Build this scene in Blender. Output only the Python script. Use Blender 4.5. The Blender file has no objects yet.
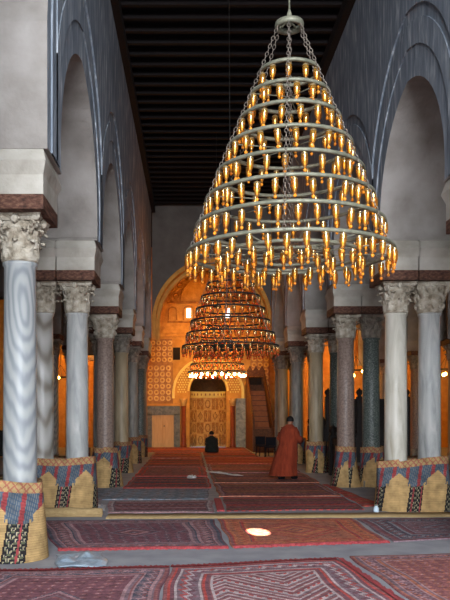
import bpy, math, random
import numpy as np
from mathutils import Vector, Matrix
random.seed(7)
C = bpy.context.scene.collection
PI = math.pi

# ------------------------------------------------------------------ camera
cam_d = bpy.data.cameras.new('camera'); cam = bpy.data.objects.new('camera', cam_d); C.objects.link(cam)
cam.location = (0, 0, 1.6); cam.rotation_euler = (PI/2, 0, 0)
cam_d.sensor_fit = 'VERTICAL'; cam_d.sensor_height = 24; cam_d.lens = 30
cam_d.shift_x = 34/600; cam_d.shift_y = 114/600
cam_d.clip_start = .05; cam_d.clip_end = 200
bpy.context.scene.camera = cam
# ------------------------------------------------------------------ world, exposure
w = bpy.data.worlds.new('world'); bpy.context.scene.world = w; w.use_nodes = True
w.node_tree.nodes['Background'].inputs[0].default_value = (.55, .68, .9, 1)
w.node_tree.nodes['Background'].inputs[1].default_value = .35
vs = bpy.context.scene.view_settings
vs.view_transform = 'Standard'; vs.look = 'None'; vs.gamma = 1; vs.exposure = 0.32
# ------------------------------------------------------------------ lights
def area(name, loc, rot, sx, sy, power, col):
    d = bpy.data.lights.new(name, 'AREA'); d.shape = 'RECTANGLE'; d.size = sx; d.size_y = sy
    d.energy = power; d.color = col
    o = bpy.data.objects.new(name, d); C.objects.link(o); o.location = loc; o.rotation_euler = rot; return o
def point(name, loc, power, col, r=.2):
    d = bpy.data.lights.new(name, 'POINT'); d.energy = power; d.color = col; d.shadow_soft_size = r
    o = bpy.data.objects.new(name, d); C.objects.link(o); o.location = loc; return o
# daylight from the courtyard doors behind the camera
area('courtyard_daylight', (.8, -4.3, 6.6), (math.radians(58), 0, 0), 8, 2.6, 3000, (.80, .88, 1.0))
area('courtyard_sky', (.8, -26, 6.5), (math.radians(82), 0, 0), 22, 13, 9600, (.88, .92, 1.0))
# the camera's flash
point('camera_flash', (.12, -.1, 1.78), 70, (1, .97, .92), .05)
# electric lamps of the domed bay and the lit aisles, and two added fill lights
point('dome_bay_lamp', (.8, 34.2, 5.9), 130, (1, .42, .07), .3)
point('mihrab_lamp', (.8, 33.2, 3.4), 120, (1, .55, .12), .25)
point('mihrab_floor_lamp', (-.9, 33.4, 2.6), 30, (1, .6, .2), .2)
point('pulpit_fill', (2.0, 31.4, 3.2), 26, (1, .5, .12), .15)  # fill light added so the pulpit shows
point('ceiling_red_fill', (.75, 22.4, 5.6), 50, (1, .3, .1), .15)  # reddish uplight added above the farthest chandelier to tint the ceiling
point('left_aisle_lamp', (-5.4, 33.4, 4.2), 200, (1, .45, .09), .2)
point('right_aisle_lamp', (6.3, 32.6, 4.4), 230, (1, .45, .09), .2)
point('outer_right_aisle_lamp', (10.5, 32.0, 4.4), 180, (1, .45, .09), .2)
# the patch of sun that falls through a high opening behind the camera
sd = bpy.data.lights.new('sunbeam', 'SPOT'); sd.energy = 200000; sd.spot_size = math.radians(1.15); sd.spot_blend = .35
sd.color = (1, .93, .8); sd.shadow_soft_size = .02
so = bpy.data.objects.new('sunbeam', sd); C.objects.link(so); so.location = (2.2, -4.0, 7.4)
so.rotation_euler = (Vector((.90, 10.1, 0)) - so.location).to_track_quat('-Z', 'Y').to_euler()

# ------------------------------------------------------------------ materials
def nm(name):
    m = bpy.data.materials.new(name); m.use_nodes = True
    nt = m.node_tree; return m, nt, nt.nodes, nt.links, nt.nodes['Principled BSDF']
def s2l(c):
    return tuple((x/255/12.92 if x/255 <= .04045 else ((x/255+.055)/1.055)**2.4) for x in c)
def mat(name, cols, scale=3, stretch=(1, 1, 1), rough=.8, bump=.15, bscale=20, metal=0, detail=6, dist=0, pos=None, spec=.3):
    """cols: list of srgb tuples mixed by noise"""
    m, nt, N, L, B = nm(name)
    tc = N.new('ShaderNodeTexCoord'); mp = N.new('ShaderNodeMapping'); mp.inputs['Scale'].default_value = stretch
    L.new(tc.outputs['Object'], mp.inputs[0])
    no = N.new('ShaderNodeTexNoise'); no.inputs['Scale'].default_value = scale; no.inputs['Detail'].default_value = detail
    no.inputs['Distortion'].default_value = dist
    L.new(mp.outputs[0], no.inputs['Vector'])
    cr = N.new('ShaderNodeValToRGB'); el = cr.color_ramp.elements
    n = len(cols)
    ps = pos or [.3+.4*i/(max(n-1, 1)) for i in range(n)]
    while len(el) < n: el.new(.5)
    for i, c in enumerate(cols):
        el[i].position = ps[i]; el[i].color = (*s2l(c), 1)
    L.new(no.outputs['Fac'], cr.inputs[0]); L.new(cr.outputs[0], B.inputs['Base Color'])
    B.inputs['Roughness'].default_value = rough; B.inputs['Metallic'].default_value = metal
    B.inputs['Specular IOR Level'].default_value = spec
    if bump:
        n2 = N.new('ShaderNodeTexNoise'); n2.inputs['Scale'].default_value = bscale; n2.inputs['Detail'].default_value = 5
        L.new(mp.outputs[0], n2.inputs['Vector'])
        bp = N.new('ShaderNodeBump'); bp.inputs['Strength'].default_value = bump; bp.inputs['Distance'].default_value = .05
        L.new(n2.outputs['Fac'], bp.inputs['Height']); L.new(bp.outputs[0], B.inputs['Normal'])
    return m
def swirl(name, cols, scale=3, dist=6, rough=.35, stretch=(1, 1, .5)):
    m, nt, N, L, B = nm(name)
    tc = N.new('ShaderNodeTexCoord'); mp = N.new('ShaderNodeMapping'); mp.inputs['Scale'].default_value = stretch
    L.new(tc.outputs['Object'], mp.inputs[0])
    wv = N.new('ShaderNodeTexWave'); wv.wave_type = 'RINGS'; wv.rings_direction = 'SPHERICAL'
    mp.inputs['Location'].default_value = (-.16, .34, -1.37)
    wv.inputs['Scale'].default_value = scale; wv.inputs['Distortion'].default_value = dist; wv.inputs['Detail'].default_value = 3
    wv.inputs['Detail Scale'].default_value = .6
    L.new(mp.outputs[0], wv.inputs['Vector'])
    cr = N.new('ShaderNodeValToRGB'); el = cr.color_ramp.elements
    while len(el) < len(cols): el.new(.5)
    for i, c in enumerate(cols):
        el[i].position = i/(len(cols)-1); el[i].color = (*s2l(c), 1)
    L.new(wv.outputs['Fac'], cr.inputs[0]); L.new(cr.outputs[0], B.inputs['Base Color'])
    B.inputs['Roughness'].default_value = rough
    return m
def attr_mat(name, rough=.95, bump=.3, bscale=120):
    m, nt, N, L, B = nm(name)
    a = N.new('ShaderNodeAttribute'); a.attribute_name = 'pattern'
    no = N.new('ShaderNodeTexNoise'); no.inputs['Scale'].default_value = 9; no.inputs['Detail'].default_value = 8
    tc = N.new('ShaderNodeTexCoord'); L.new(tc.outputs['Object'], no.inputs['Vector'])
    mr = N.new('ShaderNodeMapRange'); mr.inputs[1].default_value = .3; mr.inputs[2].default_value = .7
    mr.inputs[3].default_value = .7; mr.inputs[4].default_value = 1.25
    L.new(no.outputs['Fac'], mr.inputs[0])
    mx = N.new('ShaderNodeVectorMath'); mx.operation = 'SCALE'
    L.new(a.outputs['Color'], mx.inputs[0]); L.new(mr.outputs[0], mx.inputs['Scale'])
    L.new(mx.outputs[0], B.inputs['Base Color']); B.inputs['Roughness'].default_value = rough
    B.inputs['Specular IOR Level'].default_value = .1
    n2 = N.new('ShaderNodeTexNoise'); n2.inputs['Scale'].default_value = bscale
    L.new(tc.outputs['Object'], n2.inputs['Vector'])
    bp = N.new('ShaderNodeBump'); bp.inputs['Strength'].default_value = bump; bp.inputs['Distance'].default_value = .02
    L.new(n2.outputs['Fac'], bp.inputs['Height']); L.new(bp.outputs[0], B.inputs['Normal'])
    return m
def emis(name, col, strength):
    m, nt, N, L, B = nm(name)
    B.inputs['Base Color'].default_value = (*s2l(col), 1)
    B.inputs['Emission Color'].default_value = (*s2l(col), 1); B.inputs['Emission Strength'].default_value = strength
    return m
def glass_amber(name, col, edge=.22):
    m, nt, N, L, B = nm(name); N.remove(B)
    out = N['Material Output']
    tr = N.new('ShaderNodeBsdfTransparent'); tr.inputs[0].default_value = (*col, 1)
    gl = N.new('ShaderNodeBsdfGlossy'); gl.inputs[0].default_value = (1, .85, .45, 1); gl.inputs[1].default_value = .12
    tl = N.new('ShaderNodeBsdfDiffuse'); tl.inputs[0].default_value = (.5, .24, .035, 1)
    m1 = N.new('ShaderNodeMixShader'); m1.inputs[0].default_value = .28
    L.new(tr.outputs[0], m1.inputs[1]); L.new(tl.outputs[0], m1.inputs[2])
    m2 = N.new('ShaderNodeMixShader'); m2.inputs[0].default_value = edge
    L.new(m1.outputs[0], m2.inputs[1]); L.new(gl.outputs[0], m2.inputs[2])
    L.new(m2.outputs[0], out.inputs[0]); return m

M = {}
M['plaster'] = mat('blue grey plaster', [(112, 120, 130), (136, 143, 150), (156, 161, 166), (200, 203, 204)], 3.0, (1, 3, .6), .9, .35, 9, pos=[.3, .5, .6, .70], detail=9)
M['stone'] = mat('pale limewashed stone', [(128, 120, 112), (150, 142, 133), (166, 158, 150)], 1.8, (1, 1, 1), .85, .25, 14)
M['impost'] = mat('cream impost stone', [(146, 138, 124), (176, 168, 154), (194, 187, 174)], 2.0, (1, 1, 1), .85, .3, 12)
M['endwall'] = mat('dark grey wall', [(92, 86, 80), (112, 106, 98)], 2.0, rough=.9, bump=.2)
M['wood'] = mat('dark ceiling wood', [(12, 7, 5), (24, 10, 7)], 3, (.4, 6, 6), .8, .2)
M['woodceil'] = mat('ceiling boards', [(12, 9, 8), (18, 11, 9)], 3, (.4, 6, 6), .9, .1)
M['plank'] = mat('red brown timber plank', [(58, 36, 28), (92, 60, 46), (122, 88, 70)], 5, (3, 1, 6), .75, .4, 14)
M['floor'] = mat('grey floor matting', [(140, 138, 142), (162, 160, 160)], 3, rough=.8, bump=.1)
M['ochre'] = mat('ochre plaster', [(196, 138, 62), (222, 168, 84)], 3.5, rough=.85, bump=.6, bscale=5)
M['ochre_relief'] = mat('ochre carved stucco', [(150, 96, 40), (190, 136, 66)], 6, rough=.85, bump=.6, bscale=10)  # darker so the carving reads, shade put into colour; also tile centres
M['yellow'] = mat('pale yellow stucco', [(240, 214, 120), (248, 228, 140)], 4, rough=.7, bump=.1)
M['tile'] = mat('gold lustre tile', [(200, 150, 60), (236, 196, 96)], 8, rough=.35, bump=.2)
M['capital'] = mat('carved cream stone', [(130, 116, 96), (176, 164, 144), (200, 190, 172)], 9, rough=.85, bump=.7, bscale=26)
M['capital_grey'] = mat('carved grey stone', [(108, 100, 88), (140, 130, 116), (160, 150, 134)], 9, rough=.85, bump=.7, bscale=26)
M['iron'] = mat('grey green iron', [(98, 98, 82), (134, 130, 110)], 20, rough=.55, bump=0, metal=.3)
M['dark_iron'] = mat('dark iron', [(34, 32, 28), (52, 48, 42)], 20, rough=.6, bump=0, metal=.3)
M['chain'] = mat('grey chain metal', [(120, 108, 98), (150, 138, 124)], 30, rough=.45, bump=0, metal=.5)
M['amber'] = glass_amber('amber glass', (.78, .42, .07), .16)
M['red_amber'] = glass_amber('dark red amber glass', (.6, .2, .05), .1)
M['core'] = emis('lamp core', (255, 218, 100), 1.6)  # glow stands in for flash reflections in the unlit amber glass
M['core_glint'] = emis('dim lamp glint', (235, 110, 40), .8)  # weak glow imitating light caught by the second chandelier's unlit lamps
M['core_lit'] = emis('lit lamp core', (255, 190, 90), 6)
M['bulb'] = emis('bright bulb', (255, 240, 200), 25)
M['aisle_bulb'] = emis('aisle bulb', (255, 190, 90), 40)
M['rug'] = attr_mat('kilim wool'); M['wrap'] = attr_mat('woven mat', bump=.4, bscale=70)
M['fringe'] = mat('red wool fringe', [(150, 58, 62), (184, 80, 80)], 40, bump=.6, bscale=60)
M['straw'] = mat('straw matting', [(160, 132, 90), (188, 160, 112)], 12, (1, 6, 1), .9, .4, 40)
M['darkwood'] = mat('near black carved wood', [(22, 17, 14), (36, 27, 20)], 8, rough=.6, bump=.4)
M['minbar'] = mat('brown carved teak', [(84, 50, 26), (120, 76, 40)], 14, rough=.6, bump=.6, bscale=18)
M['greymarble'] = mat('veined grey marble', [(104, 104, 92), (138, 138, 122), (160, 158, 140)], 3, rough=.4, bump=0, dist=2)
M['darkmarble'] = mat('dark grey green marble', [(70, 72, 54), (96, 94, 72), (120, 116, 92)], 4, rough=.4, bump=0, dist=2)
M['redstone'] = mat('red brown marble', [(130, 62, 34), (160, 84, 46)], 5, rough=.35, bump=0)
M['doorwood'] = mat('pale painted door', [(196, 160, 110), (214, 180, 130)], 4, (4, 1, .5), .7, .2)
M['mihrab'] = mat('carved mihrab marble', [(196, 150, 80), (224, 184, 112)], 10, rough=.5, bump=.5, bscale=22)
M['mihrab_dark'] = mat('pierced panel dark', [(160, 110, 54), (188, 134, 70)], 10, rough=.6, bump=.5, bscale=22)
M['semidome'] = mat('painted dark wood', [(44, 30, 16), (70, 48, 24)], 10, rough=.6, bump=.4)
M['window'] = emis('daylight pane', (225, 240, 255), 2.2)
M['void'] = mat('dark opening', [(34, 26, 18), (44, 34, 24)], 4, bump=0)
M['plastic'] = mat('pale blue plastic sheet', [(126, 142, 156), (176, 190, 198)], 12, (1, 1, 1), .35, .5, 20, spec=.6)
M['whitecloth'] = mat('white cloth', [(200, 192, 186), (226, 220, 214)], 8, rough=.9, bump=.4)
M['skin'] = mat('skin', [(150, 104, 78), (168, 118, 90)], 6, rough=.6, bump=0)
M['robe'] = mat('rust orange wool', [(122, 46, 26), (154, 64, 36)], 7, (2, 2, .5), .95, .4, 30)
M['darkcloth'] = mat('dark grey green cloth', [(26, 32, 28), (40, 46, 40)], 7, rough=.95, bump=.3)
M['hair'] = mat('black hair', [(14, 12, 12), (26, 22, 20)], 30, rough=.7, bump=.4)
M['blackthing'] = mat('black plastic', [(10, 10, 16), (16, 17, 26)], 8, rough=.85, bump=0)
M['glass'] = mat('pale glass', [(180, 200, 210), (214, 226, 230)], 9, rough=.1, bump=0, spec=.8)
SH = {
 'swirl': swirl('blue grey swirled marble', [(132, 136, 137), (146, 149, 148), (158, 160, 157), (166, 166, 162)], 2.8, 11, .42, (1.6, 1.6, .5)),
 'veined': swirl('white veined marble', [(124, 116, 104), (158, 153, 143), (170, 166, 158), (182, 179, 172)], 2.2, 9, .35, (1, 1, .3)),
 'white': mat('white grey marble', [(138, 139, 137), (168, 168, 163), (188, 186, 180)], 3, (2, 2, .4), .42, .05, dist=1.5),
 'cream': mat('cream marble', [(166, 158, 140), (190, 184, 168), (204, 198, 184)], 3, (2, 2, .4), .35, .05, dist=1.5),
 'pink': mat('pinkish brown granite', [(112, 94, 84), (138, 118, 106), (154, 134, 120)], 26, rough=.4, bump=.05),
 'tan': mat('tan marble', [(128, 112, 86), (160, 142, 112), (176, 158, 128)], 3, (2, 2, .4), .4, .05),
 'green': mat('dark grey green granite', [(58, 66, 62), (86, 94, 88), (128, 134, 124)], 34, rough=.4, bump=.05),
 'grey': mat('grey marble', [(104, 104, 98), (130, 128, 120), (148, 146, 136)], 5, (2, 2, .5), .4, .05),
}

# ------------------------------------------------------------------ mesh helpers
class MB:
    def __init__(s): s.v = []; s.f = []; s.m = []; s.sm = []
    def add(s, vs, fs, mi=0, smooth=False):
        b = len(s.v); s.v += [tuple(p) for p in vs]
        for f in fs: s.f.append(tuple(b+i for i in f)); s.m.append(mi); s.sm.append(smooth)
        return s
    def box(s, a, b, mi=0, bev=0):
        x0, y0, z0 = a; x1, y1, z1 = b
        vs = [(x0,y0,z0),(x1,y0,z0),(x1,y1,z0),(x0,y1,z0),(x0,y0,z1),(x1,y0,z1),(x1,y1,z1),(x0,y1,z1)]
        return s.add(vs, [(0,3,2,1),(4,5,6,7),(0,1,5,4),(1,2,6,5),(2,3,7,6),(3,0,4,7)], mi)
    def grid(s, P, mi=0, smooth=True, closeu=False, closev=False):
        """P rows x cols of points"""
        r = len(P); c = len(P[0]); b = len(s.v)
        for row in P: s.v += [tuple(p) for p in row]
        for i in range(r if closeu else r-1):
            for j in range(c if closev else c-1):
                a = b+i*c+j; d = b+i*c+(j+1) % c; e = b+((i+1) % r)*c+(j+1) % c; g = b+((i+1) % r)*c+j
                s.f.append((a, d, e, g)); s.m.append(mi); s.sm.append(smooth)
        return s
    def lathe(s, prof, n=20, c=(0, 0), mi=0, smooth=True, cap=True):
        P = [[(c[0]+r*math.cos(2*PI*k/n), c[1]+r*math.sin(2*PI*k/n), z) for k in range(n)] for r, z in prof]
        b = len(s.v); s.grid(P, mi, smooth, closev=True)
        if cap:
            s.f.append(tuple(b+k for k in range(n))[::-1]); s.m.append(mi); s.sm.append(False)
            e = b+(len(prof)-1)*n; s.f.append(tuple(e+k for k in range(n))); s.m.append(mi); s.sm.append(False)
        return s
    def tube(s, pts, r, n=6, mi=0, closed=False):
        pts = [Vector(p) for p in pts]; P = []
        m = len(pts)
        for i, p in enumerate(pts):
            if closed: t = pts[(i+1) % m]-pts[i-1]
            else: t = pts[min(i+1, m-1)]-pts[max(i-1, 0)]
            t.normalize(); up = Vector((0, 0, 1)) if abs(t.z) < .9 else Vector((1, 0, 0))
            a = t.cross(up).normalized(); b = a.cross(t)
            rr = r[i] if isinstance(r, (list, tuple)) else r
            P.append([p+a*rr*math.cos(2*PI*k/n)+b*rr*math.sin(2*PI*k/n) for k in range(n)])
        bb = len(s.v); s.grid(P, mi, True, closeu=closed, closev=True)
        if not closed:
            s.f.append(tuple(bb+k for k in range(n))[::-1]); s.m.append(mi); s.sm.append(False)
            e = bb+(m-1)*n; s.f.append(tuple(e+k for k in range(n))); s.m.append(mi); s.sm.append(False)
        return s
    def prism(s, poly, y0, y1, mi=0):
        """poly in (x,z), extruded along y"""
        n = len(poly)
        vs = [(x, y0, z) for x, z in poly]+[(x, y1, z) for x, z in poly]
        fs = [tuple(range(n)), tuple(range(2*n-1, n-1, -1))]+[((i+1) % n, i, i+n, (i+1) % n+n) for i in range(n)]
        return s.add(vs, fs, mi)
    def mesh(s, name, mats):
        me = bpy.data.meshes.new(name); me.from_pydata(s.v, [], s.f)
        for m in (mats if isinstance(mats, (list, tuple)) else [mats]): me.materials.append(m)
        me.polygons.foreach_set('material_index', s.m); me.polygons.foreach_set('use_smooth', s.sm)
        me.update(); return me
    def build(s, name, mats, parent=None, loc=None):
        o = bpy.data.objects.new(name, s.mesh(name, mats)); C.objects.link(o)
        if parent: o.parent = parent
        if loc: o.location = loc
        return o
def tag(o, label=None, cat=None, group=None, kind=None):
    if label: o['label'] = label
    if cat: o['category'] = cat
    if group: o['group'] = group
    if kind: o['kind'] = kind
    return o
def empty(name, loc=(0, 0, 0), rz=0):
    o = bpy.data.objects.new(name, None); C.objects.link(o); o.location = loc; o.rotation_euler = (0, 0, rz)
    o.empty_display_size = .2; return o
def structure(o): o['kind'] = 'structure'; return o
def copy_tree(o, parent=None, kids=None):
    c = o.copy(); C.objects.link(c)
    if parent: c.parent = parent
    for ch in [k for k in o.children]: copy_tree(ch, c)
    return c

# ------------------------------------------------------------------ the place
YP = [8.34+4.254*i-.066*i*i for i in range(6)]+[28.95]        # pier positions along the nave
YL = [-4.4, -.1, 4.1]+YP
YR = [-4.4, .2, 4.5, 8.64]+YP[1:]
HC = 9.6; HS = 4.42
XL = -1.48; XR = 3.02
def arch_pts(w, hc, r, half, n=28, jamb=HS):
    """curve from left jamb foot over the crown to the right jamb foot, in (dy, h); slightly pointed"""
    out = [(-min(w, half), jamb)]
    for k in range(n+1):
        a = PI+math.radians(14) - (PI+2*math.radians(14))*k/n
        x = r*math.cos(a); z = hc+r*math.sin(a)*1.0
        z += .10*r*max(0, 1-abs(x)/r)**1.5*.8
        x = max(-half, min(half, x))
        if abs(x) > half-1e-6 or z < jamb: z = max(z, jamb)
        out.append((x, z))
    out.append((min(w, half), jamb))
    return out
def arcade(name, Y, xf, sgn, T, mats):
    """xf: nave face, sgn: +1 thickness grows to +x"""
    mb = MB()
    for i in range(len(Y)-1):
        yc = (Y[i]+Y[i+1])/2; half = (Y[i+1]-Y[i])/2
        w = half-.43; r0 = w+.04; up = 1.5 if i < 3 else (0 if sgn < 0 else -.05)      # the bays by the courtyard doors have taller arches
        c0 = arch_pts(w, 4.66+up, r0, half); c0b = arch_pts(w+.05, 4.66+up, r0+.05, half)
        c2 = arch_pts(w+.2, 4.85+up, r0+.22, half); c3 = arch_pts(half, 4.95+up, r0+.44, half); c4 = arch_pts(half, 5.0+up, r0+.56, half)
        n = len(c0)
        top = [(p[0], HC) for p in c4]; top[0] = (-half, HC); top[-1] = (half, HC)
        rows = [(top, 0, 0), (c4, 0, 0), (c4, .03, 0), (c3, .03, 0), (c3, .015, 0), (c2, .015, 0), (c2, .035, 0), (c0, .035, 1), (c0, .55*T, 1), (c0b, .55*T, 1), (c0b, T, 1), (top, T, 1)]
        rows_pts = [[(xf+sgn*d, yc+p[0], p[1]) for p in c] for c, d, mi in rows]
        for a in range(len(rows)-1):
            P = rows_pts[a:a+2]; mi = rows[a][2]
            b = len(mb.v); mb.grid(P, mi, False)
        # undersides at the springing
    for y in Y:
        mb.box((min(xf+sgn*.035, xf+sgn*T), y-.43, HS-.02), (max(xf+sgn*.035, xf+sgn*T), y+.43, HS+.002), 1)
    o = mb.build(name, mats); structure(o); return o
arcade('wall_left', YL[:-1], XL, -1, 1.22, [M['plaster'], M['stone']])
arcade('wall_right', YR[:-1], XR, 1, 1.20, [M['plaster'], M['stone']])
# floor
mb = MB(); mb.box((-14, -5, -.2), (14, 36, 0)); structure(mb.build('floor', M['floor']))
# ceiling: boards and cross beams (part of the ceiling)
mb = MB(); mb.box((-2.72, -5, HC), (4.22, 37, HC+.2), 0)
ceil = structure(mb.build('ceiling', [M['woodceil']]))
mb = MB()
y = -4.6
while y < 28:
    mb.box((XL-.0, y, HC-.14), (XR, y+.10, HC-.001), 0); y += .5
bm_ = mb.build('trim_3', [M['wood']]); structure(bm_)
# wall head cornices
for nme, xa, xb in (('trim_1', XL, XL+.14), ('trim_2', XR-.14, XR)):
    mb = MB(); mb.box((xa, -4.9, HC-.42), (xb, 28.2, HC-.17)); structure(mb.build(nme, M['wood']))
# aisle ceilings and outer walls
mb = MB(); mb.box((-14, -5, 7.2), (-2.72, 36, 7.4)); structure(mb.build('ceiling_left_aisle', M['woodceil']))
mb = MB(); mb.box((4.22, -5, 7.2), (14, 36, 7.4)); structure(mb.build('ceiling_right_aisle', M['woodceil']))
mb = MB(); mb.box((-14.3, -5, 0), (-14, 36.3, 7.4)); structure(mb.build('wall_outer_left', M['endwall']))
mb = MB(); mb.box((14, -5, 0), (14.3, 36.3, 7.4)); structure(mb.build('wall_outer_right', M['endwall']))
# courtyard wall behind the camera, open at the nave doors
mb = MB(); mb.box((-14, -5.3, 0), (-7, -5, 7.4)); mb.box((8.6, -5.3, 0), (14, -5, 7.4)); mb.box((-14, -5.3, 8.2), (14, -5, HC+.2))
structure(mb.build('wall_courtyard', M['stone']))
# transverse wall with the great arch before the domed bay
def transverse():
    mb = MB(); y0, y1 = 28.5, 29.4; xc = .8; R = 2.28; hc = 5.15
    n = 40; arc = []
    for k in range(n+1):
        a = PI*(1-k/n)
        arc.append((xc+R*math.cos(a), hc+R*math.sin(a)+.12*max(0, 1-abs(math.cos(a)))))
    arc = [(xc-R, 4.44)]+arc+[(xc+R, 4.44)]
    def off(d): return [(xc+(x-xc)*(R-d)/R if h > hc-.01 else x+(d if x < xc else -d), hc+(h-hc)*(R-d)/R if h > hc else h) for x, h in arc]
    top = [(x, HC-.02) for x, h in arc]
    rows = [(top, y0, 0), (arc, y0, 0), (arc, y0+.08, 1), (off(.13), y0+.08, 1), (off(.13), y1-.3, 1), (off(.26), y1-.3, 1), (off(.26), y1, 1), (top, y1, 1)]
    P = [[(p[0], y, p[1]) for p in c] for c, y, mi in rows]
    for a in range(len(P)-1): mb.grid(P[a:a+2], rows[a][2] if a != 1 else 1, False)
    return mb.build('wall_transverse', [M['endwall'], M['ochre']])
structure(transverse())
for nme, xa, xb, x2, x3 in (('wall_bay_left', XL-1.22, XL-.035, -2.9, -2.70), ('wall_bay_right', XR+.035, XR+1.2, 4.22, 4.42)):
    mb = MB(); mb.box((xa, 28.35, HS-.02), (xb, 28.52, HC-.01)); mb.box((x2, 29.4, 0), (x3, 36, 10)); structure(mb.build(nme, M['ochre']))

# qibla wall at y=36 ------------------------------------------------------------
QY = 36.0
def q(x, y): return ((x-191)/20.83, 1.6+(414-y)/20.83)
def qibla():
    """wall with a round-headed niche for the mihrab"""
    mb = MB(); xc = .82; R = .88; hc = 2.7; n = 24
    arc = [(xc-R, 0)]+[(xc+R*math.cos(PI*(1-k/n)), hc+R*math.sin(PI*(1-k/n))) for k in range(n+1)]+[(xc+R, 0)]
    top = [(xc-R-1e-4, 10)]+[(p[0], 10) for p in arc[1:-1]]+[(xc+R+1e-4, 10)]
    mb.grid([[(p[0], QY, p[1]) for p in top], [(p[0], QY, p[1]) for p in arc]], 0, False)
    mb.add([(-14, QY, 0), (xc-R, QY, 0), (xc-R, QY, 10), (-14, QY, 10)], [(0, 1, 2, 3)])
    mb.add([(xc+R, QY, 0), (14, QY, 0), (14, QY, 10), (xc+R, QY, 10)], [(0, 1, 2, 3)])
    mb.box((-14, QY+1.2, 0), (14, QY+1.3, 10))
    return mb.build('wall_qibla', [M['ochre']])
structure(qibla())
# mihrab (one thing in the niche, with parts)
mih = empty('mihrab', (.82, 36, 0)); tag(mih, 'arched prayer niche with yellow arch band, carved marble panels and dark painted half dome', 'prayer niche')
R = .86; n = 7
mb = MB()
for k in range(n):
    a0 = PI*k/n; a1 = PI*(k+1)/n
    for (h0, h1, mi) in ((0, .62, 0), (.62, 1.2, 1), (1.2, 1.8, 0), (1.8, 2.38, 1)):
        mi = (mi+k) % 2
        P = []
        for h in (h0+.02, h1-.02):
            P.append([(R*math.cos(a), R*math.sin(a)+.03, h) for a in (a0+.02, (a0+a1)/2, a1-.02)])
        mb.grid(P, mi, False)
        am = (a0+a1)/2; cx, cy = (R-.03)*math.cos(am), (R-.03)*math.sin(am)+.03; hm = (h0+h1)/2
        tx, ty = -math.sin(am), math.cos(am)
        ring = [(cx+tx*.11*math.cos(t), cy+ty*.11*math.cos(t), hm+.19*math.sin(t)) for t in [2*PI*j/(4 if (k+int(h0*3)) % 2 else 12) for j in range(4 if (k+int(h0*3)) % 2 else 12)]]
        mb.tube(ring, .022, 4, 1-mi, True)
    P = [[(( R+.02)*math.cos(a), (R+.02)*math.sin(a)+.03, h) for a in (a0, a1)] for h in (0, 2.4)]
    mb.grid(P, 0, False)
mb.build('marble_panels', [M['mihrab'], M['mihrab_dark']], mih)
mb = MB()
mb.grid([[((R+d)*math.cos(PI*k/24), (R+d)*math.sin(PI*k/24)+.02, h) for k in range(25)] for d, h in ((0, 2.4), (-.03, 2.43), (-.03, 2.67), (0, 2.7))], 0)
for k in range(1, 24, 2): mb.lathe([(.0, 2.47), (.04, 2.55), (0, 2.63)], 6, ((R-.03)*math.cos(PI*k/24), (R-.03)*math.sin(PI*k/24)+.02), 1)
mb.build('carved_frieze', [M['yellow'], M['mihrab_dark']], mih)
mb = MB(); mb.grid([[(R*1.0*math.cos(PI*k/24)*math.cos(e), R*math.sin(PI*k/24)*math.cos(e)+.01, 2.7+R*math.sin(e)) for k in range(25)] for e in [PI/2*j/10 for j in range(11)]], 0)
mb.build('half_dome', M['semidome'], mih)
def arcband(xc, hc, r0, r1, y0, y1, mi=0, a0=0, a1=PI, n=36, mb=None):
    mb = mb or MB(); P = []
    for r, y in ((r0, y1), (r0, y0), (r1, y0), (r1, y1)):
        P.append([(xc+r*math.cos(a0+(a1-a0)*k/n), y, hc+r*math.sin(a0+(a1-a0)*k/n)) for k in range(n+1)])
    return mb.grid(P, mi, False)
mb = arcband(0, 2.6, 1.60, 1.72, -.13, 0); arcband(0, 2.7, .90, .99, -.1, 0, mb=mb); mb.box((-1.72, -.13, 2.35), (-1.6, 0, 2.6)); mb.box((1.6, -.13, 2.35), (1.72, 0, 2.6))
mb.build('arch_band', M['yellow'], mih)
mb = MB()
random.seed(3)
for i in range(-12, 13):
    for j in range(0, 13):
        x = i*.12+(.06 if j % 2 else 0); h = 2.66+j*.115
        d = math.hypot(x, h-2.65)
        if 1.04 < d < 1.55: mb.lathe([(.05, 0), (.035, .02)], 4, (0, 0), 0) if False else mb.add([(x-.05, -.03, h), (x, -.03, h-.05), (x+.05, -.03, h), (x, -.03, h+.05), (x, -.06, h)], [(0, 1, 4), (1, 2, 4), (2, 3, 4), (3, 0, 4)])
mb.build('lustre_tile', M['yellow'], mih)['kind'] = 'stuff'
for s in (-1, 1):
    c = MB().lathe([(.15, 0), (.15, .12), (.115, .2), (.12, .3), (.105, 1.9), (.12, 1.92), (.11, 1.98)], 14, (s*1.17, -.2)).build('niche_column', M['redstone'], mih)
    MB().lathe([(.11, 1.98), (.13, 2.1), (.19, 2.26), (.19, 2.34)], 8, (s*1.17, -.2)).build('niche_capital', M['mihrab'], c)
# veined marble panels beside the mihrab
mb = MB(); mb.box((1.33+.0, -.1, 0), (1.98, 0, 2.25)); mb.box((1.30, -.14, 2.25), (2.0, 0, 2.35)); mb.build('side_panel', M['greymarble'], mih)
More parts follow.
